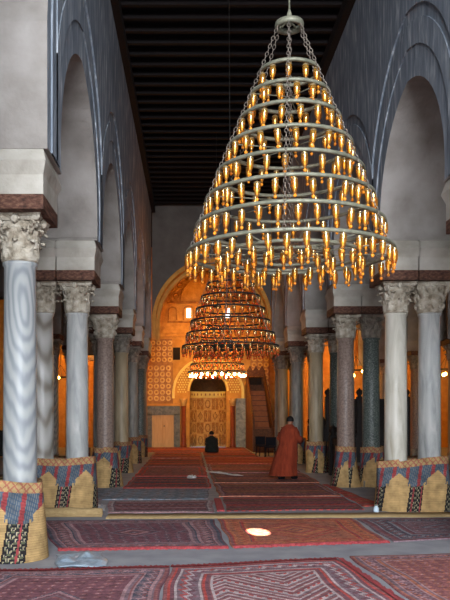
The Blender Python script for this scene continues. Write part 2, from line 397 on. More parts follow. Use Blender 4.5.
# lustre tiles over the wall left of the niche
til = MB(); back = MB(); back.box((-2.13, -.06, 2.1), (-.86, 0, 4.05), 1); back.box((-2.0, -.05, 4.05), (-.92, 0, 5.2), 1)
def tile_at(x, h, s=.125):
    k = 8; til.add([(x+s*math.cos(PI*j/4+PI/8), -.09 if True else 0, h+s*math.sin(PI*j/4+PI/8)) for j in range(8)]+[(x+s*1.05*math.cos(PI*j/4+PI/8), -.055, h+s*1.05*math.sin(PI*j/4+PI/8)) for j in range(8)], [tuple(range(8))[::-1]]+[(j, (j+1) % 8, (j+1) % 8+8, j+8) for j in range(8)], 0)
    til.add([(x+s*.5*math.cos(PI*j/2), -.1, h+s*.5*math.sin(PI*j/2)) for j in range(4)], [(3, 2, 1, 0)], 2)
tl = empty('tile_panel', (0, 36, 0)); tag(tl, 'panel of lustre tiles in rows left of the prayer niche above the small door', 'tile panel')
for j in range(6):
    for i in range(4): tile_at(-1.95+i*.29, 2.35+j*.29)
for j in range(4):
    for i in range(4): tile_at(-1.82+i*.27, 4.2+j*.27, .115)
back.v += []; bo = back.build('backing', [M['ochre'], M['mihrab_dark']], tl); til.build('glazed_tiles', [M['tile'], M['ochre'], M['ochre_relief']], tl)
tr = empty('tile_panel', (0, 36, 0)); tag(tr, 'panel of lustre tiles right of the prayer niche beside the stepped pulpit', 'tile panel')
til = MB()
for j in range(9):
    for i in range(3): tile_at(3.02+i*.29, 2.5+j*.29)
MB().box((2.86, -.06, 2.35), (3.8, 0, 5.2)).build('backing', M['mihrab_dark'], tr); til.build('glazed_tiles', [M['tile'], M['ochre'], M['ochre_relief']], tr)
# dark small window above the tiles
o = MB().box((-.86, 35.9, 4.2), (-.52, 36.02, 4.78)).build('window_2', M['void']); structure(o)
# cornice and stucco lunette
mb = MB(); mb.box((-2.6, 35.75, 5.45), (4.2, 36, 5.62)); mb.box((-2.6, 35.83, 5.3), (4.2, 36, 5.45)); mb.box((-2.6, 35.88, 5.62), (4.2, 36, 5.8)); structure(mb.build('trim_4', M['ochre']))
lun = empty('stucco_lunette', (.82, 36, 6)); tag(lun, 'carved ochre stucco lunette with blind arches high on the far wall', 'wall carving')
mb = MB(); arcband(0, .98, 1.75, 1.92, -.14, 0, mb=mb); arcband(0, .98, 1.3, 1.38, -.1, 0, mb=mb)
mb.box((-2.0, -.12, .9), (2.0, 0, 1.02))
for k in range(9):
    a = PI*(k+.5)/9; arcband(1.56*math.cos(a), .98+1.56*math.sin(a), .1, .15, -.08, 0, 0, 0, 2*PI, 12, mb=mb)
mb.box((-1.95, -.1, -.02), (1.95, 0, .06))
mb.build('arch_band', M['ochre_relief'], lun)
for cx, w_ in ((-1.7, .17), (-.93, .22), (0, .22), (.93, .22), (1.7, .17)):
    mb = MB(); arcband(cx, .52, w_, w_+.06, -.1, 0, mb=mb); mb.box((cx-w_-.06, -.1, .1), (cx-w_, 0, .52)); mb.box((cx+w_, -.1, .1), (cx+w_+.06, 0, .52))
    ar = mb.build('blind_arch', M['ochre_relief'], lun)
    if abs(cx) < 1.2 and abs(cx) > .1:
        w2 = empty('window_1', (.82+cx, 35.97, 6)) if False else None
for wi, cx in ((1, -.93), (3, .93)):
    mb = MB(); mb.box((.82+cx-.1, 35.93, 6.22), (.82+cx+.1, 35.985, 6.66), 0)
    for zz in (6.3, 6.44, 6.58): mb.box((.82+cx-.11, 35.915, zz), (.82+cx+.11, 35.93, zz+.02), 1)
    structure(mb.build('window_%d' % wi, [M['window'], M['ochre']]))
# stone framed door on the far wall
mb = MB(); mb.box((-2.1, 35.82, 0), (-1.87, 36, 1.62)); mb.box((-.82, 35.82, 0), (-.53, 36, 1.62)); mb.box((-2.1, 35.82, 1.55), (-.53, 36, 1.98)); mb.box((-2.14, 35.78, 1.98), (-.5, 36, 2.06), 1)
structure(mb.build('trim_5', [M['darkmarble'], M['ochre']]))
mb = MB(); mb.box((-1.87, 35.9, 0), (-1.35, 36, 1.55)); mb.box((-1.34, 35.9, 0), (-.82, 36, 1.55))
d1 = structure(mb.build('door_1', M['doorwood'])); 
MB().lathe([(.03, 1.0), (.03, 1.05)], 8, (-1.28, 35.88)).build('door_handle', M['iron'], d1)

# ------------------------------------------------------------------ columns
def capital_mesh(variant=0, seed=1):
    """corinthian style: bell, two rows of leaves, corner volutes, moulded square top; height .50, base z=0"""
    rr = random.Random(seed); mb = MB()
    mb.lathe([(.185, 0), (.205, .012), (.205, .035), (.185, .05), (.19, .2), (.215, .34), (.25, .42)], 24)
    def leaf(a, z0, hgt, wdt, r0, lean, curl):
        P = []
        for i in range(6):
            t = i/5; z = z0+hgt*math.sin(t*PI*.62)/math.sin(PI*.62)*(1 if t < .9 else .97)
            r = r0+lean*t**2+curl*max(0, t-.55)
            ww = wdt*(.75+.5*math.sin(PI*min(1, t*1.1)))*(1-.55*t**3)
            row = []
            for j in range(5):
                s = (j-2)/2; jag = .012*(1 if (i+j) % 2 else -1)
                rad = r+.018*(1-s*s)*1.4+jag*.4
                aa = a+s*ww/rad
                row.append((rad*math.cos(aa), rad*math.sin(aa), z+jag*abs(s)))
            P.append(row)
        mb.grid(P, 0, True)
        # tip roll
        tip = P[-1][2]; mb.tube([P[-1][0], P[-1][2], P[-1][4]], .016, 5)
    for k in range(8): leaf(k*PI/4, .04, .17, .062, .19, .035, .05)
    for k in range(8): leaf(k*PI/4+PI/8, .14, .19, .062, .195, .05, .07)
    for k in range(4):
        a = PI/4+k*PI/2
        for s in (-1, 1):
            pts = []
            for i in range(12):
                th = i*.62; rad = .05*(1-i/14)
                px = .315-.035+rad*math.cos(th)*.9; pz = .39+rad*math.sin(th)
                off = s*.03
                pts.append((px*math.cos(a)-off*math.sin(a), px*math.sin(a)+off*math.cos(a), pz))
            mb.tube(pts, .014, 5)
        mb.tube([(.2*math.cos(a), .2*math.sin(a), .3), (.26*math.cos(a), .26*math.sin(a), .4), (.3*math.cos(a), .3*math.sin(a), .43)], [.03, .03, .025], 6)
        b = k*PI/2; mb.lathe([(.0, .39), (.04, .41), (.045, .45), (.02, .49)], 8, (.26*math.cos(b), .26*math.sin(b)))
    # square top with concave sides
    def sq(z, r, dip):
        out = []
        for k in range(4):
            for j in range(6):
                t = j/6; a0 = PI/4+k*PI/2; p0 = Vector((r*math.cos(a0), r*math.sin(a0))); a1 = a0+PI/2; p1 = Vector((r*math.cos(a1), r*math.sin(a1)))
                p = p0.lerp(p1, t); nrm = Vector((math.cos((a0+a1)/2), math.sin((a0+a1)/2)))
                p = p-nrm*dip*math.sin(PI*t); out.append((p.x, p.y, z))
        return out
    P = [sq(.43, .36, .05), sq(.455, .40, .045), sq(.475, .385, .04), sq(.5, .41, .03)]
    b = len(mb.v); mb.grid(P, 0, False, closev=True)
    mb.f.append(tuple(b+k for k in range(24))[::-1]); mb.m.append(0); mb.sm.append(False)
    mb.f.append(tuple(b+72+k for k in range(24))); mb.m.append(0); mb.sm.append(False)
    return mb
def banded_capital():
    mb = MB(); mb.lathe([(.185, 0), (.205, .015), (.205, .04), (.2, .06), (.225, .1), (.25, .15), (.225, .17), (.24, .25), (.275, .3), (.245, .32), (.265, .39), (.30, .43)], 28)
    for lvl, r, nn in ((.06, .225, 12), (.2, .24, 14), (.33, .265, 16)):
        for k in range(nn):
            a = 2*PI*k/nn
            mb.lathe([(.0, lvl-.01), (.03, lvl+.03), (.036, lvl+.07), (.01, lvl+.10)], 6, (r*math.cos(a), r*math.sin(a)))
    for k in range(4):
        a = PI/4+k*PI/2; mb.tube([(.24*math.cos(a), .24*math.sin(a), .25), (.31*math.cos(a), .31*math.sin(a), .36), (.36*math.cos(a), .36*math.sin(a), .44)], [.03, .045, .05], 7)
    mb.box((-.28, -.28, .42), (.28, .28, .5)); return mb
CAPS = {'leafy': capital_mesh(0, 1), 'banded': banded_capital()}
cap_mesh = {}
for k, mbx in CAPS.items():
    for mname in ('capital', 'capital_grey'):
        cap_mesh[(k, mname)] = mbx.mesh('capital_'+k, M[mname])
HB = 3.77   # underside of the timber plank
shaft_cache = {}
def column(x, y, sh, r=.175, kind='leafy', capm='capital', label='', group=None, hb=HB, rz=0, plank=(.31, .31)):
    root = empty('marble_column', (x, y, 0)); tag(root, label, 'column', group)
    key = (sh, r, hb)
    if key not in shaft_cache:
        mb = MB(); h = hb-.5
        mb.lathe([(r*1.12, .30), (r*1.14, .36), (r*1.03, .42), (r*1.05, 1.2), (r*1.02, 2.2), (r*.97, h-.05), (r*1.08, h-.03), (r*1.08, h+.0)], 28)
        shaft_cache[key] = mb.mesh('shaft', SH[sh])
    o = bpy.data.objects.new('shaft', shaft_cache[key]); C.objects.link(o); o.parent = root
    b = MB(); b.box((-.205, -.205, 0), (.205, .205, .14)); b.lathe([(.225, .14), (.235, .2), (.21, .24), (.225, .29), (.2, .31)], 24); b.build('base', M['capital_grey'], root)
    o = bpy.data.objects.new('capital', cap_mesh[(kind, capm)]); C.objects.link(o); o.parent = root; o.location = (0, 0, hb-.5); o.rotation_euler = (0, 0, rz); s = r/.18; o.scale = (s, s, 1)
    a, bb = plank
    mb = MB(); mb.box((-a, -.42, hb), (a, .42, hb+.155)); mb.build('timber_plank', M['plank'], root)
    return root
def impost(x0, x1, y, hb=HB, top=HS, ymin=-.42, ymax=.42, mname='impost', rt=0):
    """cream stone block over the plank: chamfer out near the head then in again"""
    prof = [(0.0, hb+.155), (0.0, hb+.36), (.075, hb+.49), (.0, top-.02)]
    P = []
    for d, z in prof:
        dx0 = d if x0 == rt else 0
        P.append([(x0-d*.5, y+ymin-d, z), (x1+d*.5, y+ymin-d, z), (x1+d*.5, y+ymax+d, z), (x0-d*.5, y+ymax+d, z)])
    mb = MB(); mb.grid(P, 0, False, closev=True); mb.add(P[0], [(3, 2, 1, 0)]); mb.add(P[-1], [(0, 1, 2, 3)])
    return mb
trim_n = [10]
def impost_obj(spans, y, **k):
    mb = MB()
    for a, b in spans:
        m2 = impost(a, b, y, **k); mb.add(m2.v, m2.f)
    o = mb.build('trim_%d' % trim_n[0], M['impost']); trim_n[0] += 1; structure(o)
LX = (-1.90, -2.48); RX = (3.42, 3.98)
LS = ((-2.17, -1.56), (-2.74, -2.19)); RS = ((3.08, 3.67), (3.69, 4.24))
# (index, nave shaft, outer shaft, caps, labels)
Lspec = [
 (-1, 'white', 'white', 'leafy', 'leafy', 'capital', None, None),
 (0, 'swirl', 'grey', 'leafy', 'leafy', 'capital', 'nearest column at the left, grey blue marble with swirling veins', 'outer column hidden beside the nearest swirled column at the left'),
 (1, 'white', 'veined', 'leafy', 'leafy', 'capital', 'white grey smooth column of the second left pair, on the nave side', 'cream veined column seen between the nearest swirled column and the white one'),
 (2, 'pink', 'grey', 'banded', 'leafy', 'capital', 'brownish pink granite column, third from the left front, with banded pale capital', 'grey column beside and behind the pink granite column in the left arcade'),
 (3, 'tan', 'grey', 'leafy', 'leafy', 'capital_grey', 'slim tan grey column fourth along the left arcade', 'outer grey column of the fourth left pair'),
 (4, 'grey', 'grey', 'leafy', 'leafy', 'capital_grey', 'grey polished column fifth along the left arcade with a bright highlight', 'outer grey column of the fifth left pair'),
 (5, 'green', 'grey', 'leafy', 'leafy', 'capital_grey', 'darkest left column standing just before the golden lit bay', 'outer grey column of the sixth left pair'),
 (6, 'grey', 'grey', 'leafy', 'leafy', 'capital_grey', 'last left column, carrying the great arch of the golden bay', 'outer column beside the last left column under the great arch')]
Rspec = [
 (0, 'white', 'white', 'leafy', 'leafy', 'capital', None, None),
 (1, 'cream', 'white', 'leafy', 'banded', 'capital', 'bright cream column with leafy capital, nave side of the front right pair', 'white marble column at the right edge with a banded yellowish capital'),
 (2, 'pink', 'green', 'leafy', 'leafy', 'capital', 'pinkish brown granite column with a cream zigzag capital in the right arcade', 'dark speckled green granite column beside the pinkish granite one'),
 (3, 'tan', 'green', 'leafy', 'leafy', 'capital', 'warm tan column next along the right arcade after the pinkish granite one', 'dark green column half hidden behind the pinkish granite column'),
 (4, 'grey', 'tan', 'leafy', 'leafy', 'capital_grey', 'grey column directly behind the person in the orange robe', 'outer column of the pair behind the orange robed person'),
 (5, 'tan', 'grey', 'leafy', 'leafy', 'capital_grey', 'brown grey column just right of the stepped pulpit', 'outer column of the pair right of the stepped pulpit'),
 (6, 'grey', 'grey', 'leafy', 'leafy', 'capital_grey', 'last right column, carrying the great arch beside the pulpit', 'outer column beside the last right column under the great arch')]
for spec, Yl, off, X, S, side in ((Lspec, YL, 3, LX, LS, 'left'), (Rspec, YR, 3, RX, RS, 'right')):
    for i, a, b, ca, cb, cm, la, lb in spec:
        y = Yl[i+off]
        for j, (sh, cp, lbl) in enumerate(((a, ca, la), (b, cb, lb))):
            if lbl is None:
                lbl = 'white column beside the photographer on the %s, %s of its pair' % (side, ('nave side', 'outer side')[j])
            xc = X[j]; s0, s1 = S[j]
            c = column(xc, y, sh, .178 if i <= 1 else .182, cp, cm if not (side == 'right' and i == 2 and j == 1) else 'capital_grey', lbl, 'paired columns of the nave arcades', rz=(.0), plank=(.3, .3))
            # shift plank to the span
            for ch in c.children:
                if ch.name.startswith('timber_plank'):
                    ch.location.x = (s0+s1)/2-xc; ch.scale.x = (s1-s0)/2/.3
                    ch.data.transform(Matrix.Identity(4))
        impost_obj(S, y, **({} if i < 6 else dict(ymin=-.42, ymax=.44)))
# stubs for the two nearest openings beside and behind the photographer
# aisle columns (single), their arcade beams
ais = [(-4.5, 24.3, 'swirl', 4.0, 'swirled dark grey column with leafy capital seen between the two left front columns'),
       (-4.5, 20.3, 'grey', 4.0, 'grey left aisle column behind the nearest swirled column'),
       (-4.5, 28.3, 'grey', 4.0, 'grey left aisle column before the golden far wall'),
       (8.4, 28.0, 'pink', 3.77, 'slender pinkish aisle column seen between the front right pair'),
       (8.3, 23.6, 'tan', 3.77, 'tan aisle column standing right of the front right pair'),
       (8.3, 32.2, 'grey', 3.77, 'grey right aisle column nearest the far wall')]
for x, y, sh, hb, lbl in ais:
    column(x, y, sh, .2, 'leafy', 'capital_grey', lbl, 'single columns in the side aisles', hb)
for nme, x0, x1, hb in (('wall_aisle_left', -4.85, -4.15, 4.155), ('wall_aisle_right', 7.95, 8.65, 3.925)):
    mb = MB(); ys = [-4, 0, 4.2, 8.3, 12.4, 16.4, 20.3, 24.3, 28.3, 32.2, 36] if x0 < 0 else [-4, .1, 4.3, 8.4, 12, 15.8, 19.7, 23.6, 28.0, 32.2, 36]
    for a, b in zip(ys[:-1], ys[1:]):
        half = (b-a)/2; wv = half-.36; c0 = arch_pts(wv, 4.75, wv+.03, half, 20, hb); top = [(p[0], 7.2) for p in c0]; top[0] = (-half, 7.2); top[-1] = (half, 7.2)
        c9 = [(max(-half, min(half, p[0])), p[1]) for p in c0]
        rows = [(top, x0), (c0, x0), (c0, x1), (top, x1)]
        mb.grid([[(x, (a+b)/2+p[0], p[1]) for p in c] for c, x in rows], 0, False)
        for t in (a, b): mb.box((x0, t-.36, hb), (x1, t+.36, hb+.01))
    structure(mb.build(nme, M['stone']))

# ------------------------------------------------------------------ patterned grids (colour from a woven pattern)
def pat_mesh(name, P, col, mat_, closev=False):
    """P (r,c,3) vertex positions, col (r-1,c-1[,or c],3) linear face colours"""
    r, c = P.shape[:2]; me = bpy.data.meshes.new(name)
    ii, jj = np.meshgrid(np.arange(r-1), np.arange(c if closev else c-1), indexing='ij')
    a = ii*c+jj; b = ii*c+(jj+1) % c; d = (ii+1)*c+(jj+1) % c; e = (ii+1)*c+jj
    F = np.stack([a, b, d, e], -1).reshape(-1, 4)
    me.from_pydata(P.reshape(-1, 3).tolist(), [], F.tolist())
    at = me.attributes.new('pattern', 'FLOAT_COLOR', 'FACE') if False else me.color_attributes.new('pattern', 'FLOAT_COLOR', 'CORNER')
    cc = np.concatenate([col.reshape(-1, 3), np.ones((F.shape[0], 1))], 1)
    at.data.foreach_set('color', np.repeat(cc, 4, 0).astype(np.float32).ravel())
    me.materials.append(mat_); me.polygons.foreach_set('use_smooth', [True]*len(me.polygons)); me.update()
    return me
def lin(c): return np.array(s2l(c))
# ---- wraps
WC = {k: lin(v) for k, v in dict(gold=(170, 142, 96), red=(152, 68, 68), blue=(74, 88, 102), navy=(38, 44, 56), tan=(178, 146, 98), tan2=(190, 156, 100), dk=(44, 40, 40), cream=(190, 176, 140), green=(90, 92, 70)).items()}
def wrap_pattern(u, v, per=.62, muted=0, phase=0., skew=.22):
    """u metres along, v 0 bottom..1 top"""
    u = u+phase+skew*(1-v)*per
    col = np.zeros(u.shape+(3,)); p = (u/per) % 1.0
    d = np.abs(p-.5)*2           # 0 at panel centre, 1 between
    s = (u/.205) % 1.0
    hat = ((u/.022+v*14) % 1) < .35
    st = np.where((s < .27)[..., None], np.where((((v*26+u*6) % 1) < .4)[..., None], WC['red']*.75, WC['red']), np.where(hat[..., None], WC['cream']*.18+WC['blue']*.82, WC['blue']))
    col[:] = st
    # lower patterned stripes
    lo = v < .48
    zz = (v*11+.25*np.sign(np.sin(u*80))) % 1
    pt = np.where((zz < .38)[..., None], WC['dk'], np.where((zz < .58)[..., None], WC['green'], np.where((((u/.028) % 1) < .5)[..., None], WC['cream']*.7, WC['navy'])))
    pt = np.where(((((u/.14)) % 1) < .15)[..., None], WC['red'], pt)
    col = np.where(lo[..., None], pt, col)
    # tan pointed panels
    top = np.where(d < .5, .76-.30*d, np.where(d < .64, .54, -1))
    top = np.where((d > .5) & (d < .55), .50, top)
    pan = v < top
    col = np.where(pan[..., None], WC['tan']*(1+.12*np.sin(v*190)[..., None]), col)
    edge = (np.abs(d-.66) < .03) & (v < .5)
    col = np.where(edge[..., None], WC['dk'], col)
    # top border
    tb = v > .86
    x = ((u/.09+v*9) % 1 < .28) | ((u/.09-v*9) % 1 < .22)
    col = np.where(tb[..., None], np.where(x[..., None], WC['red']*.7+WC['gold']*.3, WC['gold']), col)
    if muted: col = col*(1-muted)+col.mean(-1, keepdims=True)*muted
    return col
def wrap(cx, y, halfx, r, h, label, per=.62, phase=0., flare=.07, res=.016, group='woven mats wrapped round the column bases', tilt=0., dim=1., seed=0):
    """mat wrapped round one column (halfx=0) or a pair; cross-section a rounded bar"""
    root_y = y
    # perimeter sample
    pts = []; straight = 2*halfx; L = 2*straight+2*PI*r; n = max(40, int(L/res)); 
    nv = int(h/res)
    us = np.arange(n)/n*L
    base = np.zeros((n, 2)); nrm = np.zeros((n, 2))
    for i, s in enumerate(us):
        if s < straight: base[i] = (-halfx+s, -r); nrm[i] = (0, -1)
        elif s < straight+PI*r:
            a = -PI/2+(s-straight)/r; base[i] = (halfx+r*math.cos(a), r*math.sin(a)); nrm[i] = (math.cos(a), math.sin(a))
        elif s < 2*straight+PI*r: base[i] = (halfx-(s-straight-PI*r), r); nrm[i] = (0, 1)
        else:
            a = PI/2+(s-2*straight-PI*r)/r; base[i] = (-halfx+r*math.cos(a), r*math.sin(a)); nrm[i] = (math.cos(a), math.sin(a))
    P = np.zeros((nv+1, n, 3))
    rs = np.random.RandomState(seed)
    ph = rs.rand(6)*6
    for j in range(nv+1):
        v = j/nv; off = flare*(1-v)**1.4+.012*np.sin(us*9+ph[0]+3*v)+.012*np.sin(us*23+ph[1])*v
        tp = h*v*(1+tilt*(base[:, 0])/max(halfx+r, .1)*1.0)+.018*np.sin(us*5+ph[2])*v*1.0
        P[j, :, 0] = base[:, 0]+nrm[:, 0]*off; P[j, :, 1] = base[:, 1]+nrm[:, 1]*off; P[j, :, 2] = tp+.005
    # inner turned lip to close onto the column
    V = (np.arange(nv)+.5)/nv; U = (us+L/n/2)
    UU, VV = np.meshgrid(U, V)
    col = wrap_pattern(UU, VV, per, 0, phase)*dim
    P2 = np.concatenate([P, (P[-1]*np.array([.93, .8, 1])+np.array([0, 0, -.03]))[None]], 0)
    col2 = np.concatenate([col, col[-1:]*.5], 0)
    me = pat_mesh('mat_wrap', P2, col2, M['wrap'], True)
    o = bpy.data.objects.new('column_mat', me); C.objects.link(o); o.location = (cx, y, 0); tag(o, label, 'mat', group); return o
rW = .30
wrap(-2.25, YL[3], .30, rW, .88, 'mat round the nearest left column, bold red and blue stripes over tan panel', phase=.47, flare=.06, tilt=-.02, seed=1, res=.012)
wrap(-2.19, YL[4], .29, rW, .88, 'wide mat round the second left pair with two pointed tan panels', phase=.12, flare=.05, seed=2, res=.013)
wrap(LX[0], YL[5], 0, .27, .86, 'mat round the pink granite column in the left arcade, one tan point', phase=.24, per=.56, flare=.13, seed=3)
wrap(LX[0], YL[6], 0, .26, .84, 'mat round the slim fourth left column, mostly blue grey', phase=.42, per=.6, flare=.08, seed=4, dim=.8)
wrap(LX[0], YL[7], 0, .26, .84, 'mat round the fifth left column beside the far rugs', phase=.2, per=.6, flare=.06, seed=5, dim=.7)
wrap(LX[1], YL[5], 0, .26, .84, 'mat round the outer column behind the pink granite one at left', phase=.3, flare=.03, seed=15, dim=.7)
wrap(3.70, YR[4], .30, rW, .86, 'wide tan and blue mat round the front right pair of white columns', phase=.27, flare=.04, tilt=.05, seed=6, res=.013)
wrap(RX[0], YR[5], 0, .225, .88, 'mat round the pinkish granite column on the right, flaring at its foot', phase=.56, per=.6, flare=.12, seed=7, res=.013)
wrap(RX[1]+.02, YR[5], 0, .25, .88, 'mat round the dark speckled green column on the right', phase=.12, per=.7, flare=.05, seed=8)
wrap(RX[0], YR[6], 0, .26, .86, 'mat with bright tan pointed panel round the warm tan right column', phase=.28, per=.68, flare=.04, seed=9)
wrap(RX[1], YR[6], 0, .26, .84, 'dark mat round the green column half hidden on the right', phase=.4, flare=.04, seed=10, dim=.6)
wrap(RX[0], YR[7], 0, .27, .84, 'tan mat round the grey column behind the orange robed person', phase=.3, per=.72, flare=.04, seed=11)
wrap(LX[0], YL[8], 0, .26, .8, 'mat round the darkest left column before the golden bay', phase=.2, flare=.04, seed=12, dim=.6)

# ---- rugs
RC = {k: lin(v) for k, v in dict(maroon=(156, 100, 98), wine=(134, 90, 96), plum=(140, 114, 120), navy=(98, 96, 106), red=(196, 88, 80), brick=(188, 118, 94), orange=(208, 128, 92), cream=(200, 180, 176), pink=(182, 142, 142), brown=(136, 106, 88), grey=(164, 162, 164), blue=(134, 146, 158)).items()}
def kilim(W, Lh, res, style, seed):
    nx, ny = max(6, int(W/res)), max(6, int(Lh/res))
    x = (np.arange(nx)+.5)/nx*W; y = (np.arange(ny)+.5)/ny*Lh
    X, Y = np.meshgrid(x, y); rs = np.random.RandomState(seed)
    s = style; base, c1, c2, c3, lc = [RC[k] for k in s['pal']]
    D = np.minimum(np.minimum(X, W-X), np.minimum(Y, Lh-Y))
    col = np.zeros((ny, nx, 3))+base
    def put(mask, c): col[mask] = c
    kind = s['kind']
    if kind == 'diamond':
        pw = s.get('pw', 1.2); ph = s.get('ph', Lh*.7)
        cx = ((X-W/2)/pw+.5) % 1-.5; cy = (Y-Lh/2)/ph
        d = (np.abs(cx)+np.abs(cy))*2
        q_ = d*pw/2/.045; k = np.floor(q_).astype(int)
        cs = [c1, base, c2, lc, base, c3, c1, base, lc, c2, base, c1, c3, base]
        for i in range(14): put(k % 14 == i, cs[i])
        st = (np.floor((X+Y)/.05).astype(int) % 2 == 0)
        put((k % 14 == 5) & st, base); put((k % 14 == 12) & st, lc)
        # small fill motifs between the diamonds
        f = (np.abs((X/.13) % 1-.5)+np.abs((Y/.13) % 1-.5)); far_ = d > .9
        put(far_, base); put(far_ & (f < .34), c3); put(far_ & (f < .16), lc)
        put(d < .16, c3); put(d < .08, lc)
    elif kind == 'chevron':
        t = (np.abs(((X/s.get('pw', .9)) % 1)-.5)*s.get('pw', .9)*1.1+Y)
        k = np.floor(t/.04).astype(int)
        cs = [base, c1, lc, base, c2, lc, c3, c1, base, lc]
        for i in range(10): put(k % 10 == i, cs[i])
        put((k % 10 == 6) & (np.floor(X/.04).astype(int) % 2 == 0), lc)
    elif kind == 'stripe':
        k = np.floor(Y/s.get('sw', .16)+.0*X).astype(int); cs = [base, c1, base, c2, c3, base, c2]
        for i in range(7): put(k % 7 == i, cs[i])
        put(((Y/s.get('sw', .16)) % 1 < .3) & (((X/.12+np.floor(Y/.05)*.5) % 1) < .5), c3)
    elif kind == 'lattice':
        a = ((X+Y)/s.get('pw', .42)) % 1; b = ((X-Y)/s.get('pw', .42)) % 1
        put((a < .5) ^ (b < .5), c1); put((a < .1) | (b < .1), lc); put((np.abs(a-.5) < .12) & (np.abs(b-.5) < .12), c3)
        put(((a > .2) & (a < .3)) | ((b > .2) & (b < .3)), c2)
    bw = s.get('bw', .42)
    if bw:
        zig = np.abs(((X+Y)/.2) % 1-.5)*.14
        inb = D < bw
        put(inb, base); put(inb & (D > bw*.28) & (D < bw*.74), c2)
        zc = D-bw*.5-zig+.035
        put(inb & (np.abs(zc) < .017), lc); put(inb & (np.abs(zc-.045) < .014), c1); put(inb & (np.abs(zc+.045) < .014), c3)
        for dd, c, wd in ((bw, lc, .014), (bw*.92, c1, .02), (bw*.84, c3, .012), (bw*.76, lc, .012), (bw*.26, lc, .012), (bw*.18, c1, .02), (bw*.1, c3, .014)): put(np.abs(D-dd) < wd, c)
    # sub-bands at the ends
    noise = rs.rand(ny, nx, 1)*.5+.75
    rown = rs.rand(ny, 1, 1)*.3+.85
    return col*noise*rown*.86
def rug(corners, style, label, res=.02, thick=.012, fringe=None, seed=0, z=.0, group='patterned kilims spread over the floor', wave=.004):
    """corners: near-left, near-right, far-right, far-left (x,y)"""
    A, B, Cc, D = [np.array(c, float) for c in corners]
    W = np.linalg.norm(B-A); Lh = np.linalg.norm(D-A)
    col = kilim(W, Lh, res, style, seed); ny, nx = col.shape[:2]
    s = np.linspace(0, 1, nx+1)[None, :, None]; t = np.linspace(0, 1, ny+1)[:, None, None]
    P2 = (A*(1-s)+B*s)*(1-t)+(D*(1-s)+Cc*s)*t
    rs = np.random.RandomState(seed+50); ph = rs.rand(4)*6
    h = thick+z+wave*(1+np.sin(P2[..., 0]*3+ph[0])*np.sin(P2[..., 1]*2.4+ph[1]))
    # slightly uneven edges
    P2 = P2+np.stack([.014*np.sin(P2[..., 1]*5+ph[2]), .02*np.sin(P2[..., 0]*4+ph[3])], -1)
    org = P2.mean((0, 1))
    P = np.concatenate([P2-org, h[..., None]], -1)
    # skirt
    low = P.copy(); low[..., 2] = z+.001
    P = np.concatenate([low[:1], P, low[-1:]], 0)
    P = np.concatenate([P[:, :1], P, P[:, -1:]], 1); P[:, 0, 2] = z+.001; P[:, -1, 2] = z+.001
    col = np.pad(col, ((1, 1), (1, 1), (0, 0)), 'edge')
    me = pat_mesh('kilim_rug', P, col, M['rug'])
    o = bpy.data.objects.new('kilim_rug', me); C.objects.link(o); o.location = (org[0], org[1], 0)
    tag(o, label, 'rug', group)
    for e in (fringe or ''):
        a, b = {'f': (D, Cc), 'n': (A, B), 'r': (B, Cc), 'l': (A, D)}[e]
        nn = 90; mb = MB(); dr = (b-a)/np.linalg.norm(b-a); nr = np.array([-dr[1], dr[0]])*(1 if e in 'fl' else -1)
        if e == 'r': nr = -np.array([-dr[1], dr[0]])
        rows = [[], [], []]
        for i in range(nn+1):
            p = a+(b-a)*i/nn-org+np.array([0, .012*math.sin((a+(b-a)*i/nn)[0]*4+ph[3])])
            wd = .05+.02*math.sin(i*1.9)+.015*math.sin(i*.7)
            rows[0].append((*(p-nr*.02), thick+z+.016)); rows[1].append((*(p+nr*wd*.6), thick+z+.02+.006*math.sin(i*2.3))); rows[2].append((*(p+nr*wd), z+.002))
        mb.grid(rows, 0); mb.build('fringe', M['fringe'], o)
    return o
def fp(px, py):   # where a floor point seen in the photo lies
    yy = 1200/(py-414); return ((px-191)*yy/750, yy)
S1 = dict(kind='chevron', pal=('plum', 'maroon', 'wine', 'pink', 'pink'), bw=.5, pw=1.6)
S1b = dict(kind='chevron', pal=('maroon', 'wine', 'plum', 'red', 'cream'), bw=.5, pw=1.3)
S2 = dict(kind='diamond', pal=('wine', 'plum', 'navy', 'maroon', 'pink'), bw=.34, pw=.95, ph=1.3)
S2b = dict(kind='diamond', pal=('maroon', 'plum', 'wine', 'brick', 'pink'), bw=.3, pw=2.0, ph=2.4)
S3 = dict(kind='diamond', pal=('wine', 'plum', 'maroon', 'navy', 'pink'), bw=.36, pw=.8, ph=1.1)
S4 = dict(kind='diamond', pal=('brick', 'red', 'orange', 'maroon', 'orange'), bw=.34, pw=1.5, ph=1.9)
S5 = dict(kind='diamond', pal=('plum', 'wine', 'navy', 'maroon', 'grey'), bw=.5, pw=1.6)
rug([(-2.3, 4.6), (-.35, 4.8), (-.22, 7.75), (-1.95, 7.55)], S2, 'plum kilim with small diamonds in front of the nearest left column', fringe='f', seed=1, res=.018)
rug([(-.33, 4.8), (1.86, 5.1), (1.62, 8.2), (-.20, 7.76)], S1b, 'kilim with white zigzag border at the bottom centre of the picture', fringe='fr', seed=2, res=.014)
rug([(1.98, 5.1), (4.6, 5.5), (4.4, 8.75), (1.76, 8.35)], S2b, 'dark red kilim with large diamonds at the bottom right corner', seed=3, res=.018)
rug([(-1.56, 8.80), (.44, 8.95), (.34, 11.3), (-2.3, 11.15)], S3, 'wine purple kilim with one row of nested diamonds behind the grey strip on the left', fringe='n', seed=4, res=.018)
rug([(.50, 8.97), (2.45, 9.35), (2.44, 11.4), (.40, 11.32)], S4, 'orange red kilim with the bright patch of sunlight on it', fringe='n', seed=5, res=.018)
rug([(2.52, 9.37), (4.75, 9.9), (4.75, 11.46), (2.52, 11.36)], S5, 'slate purple kilim with a grey zigzag border before the front right pair', seed=6, res=.018)
sm = MB(); 
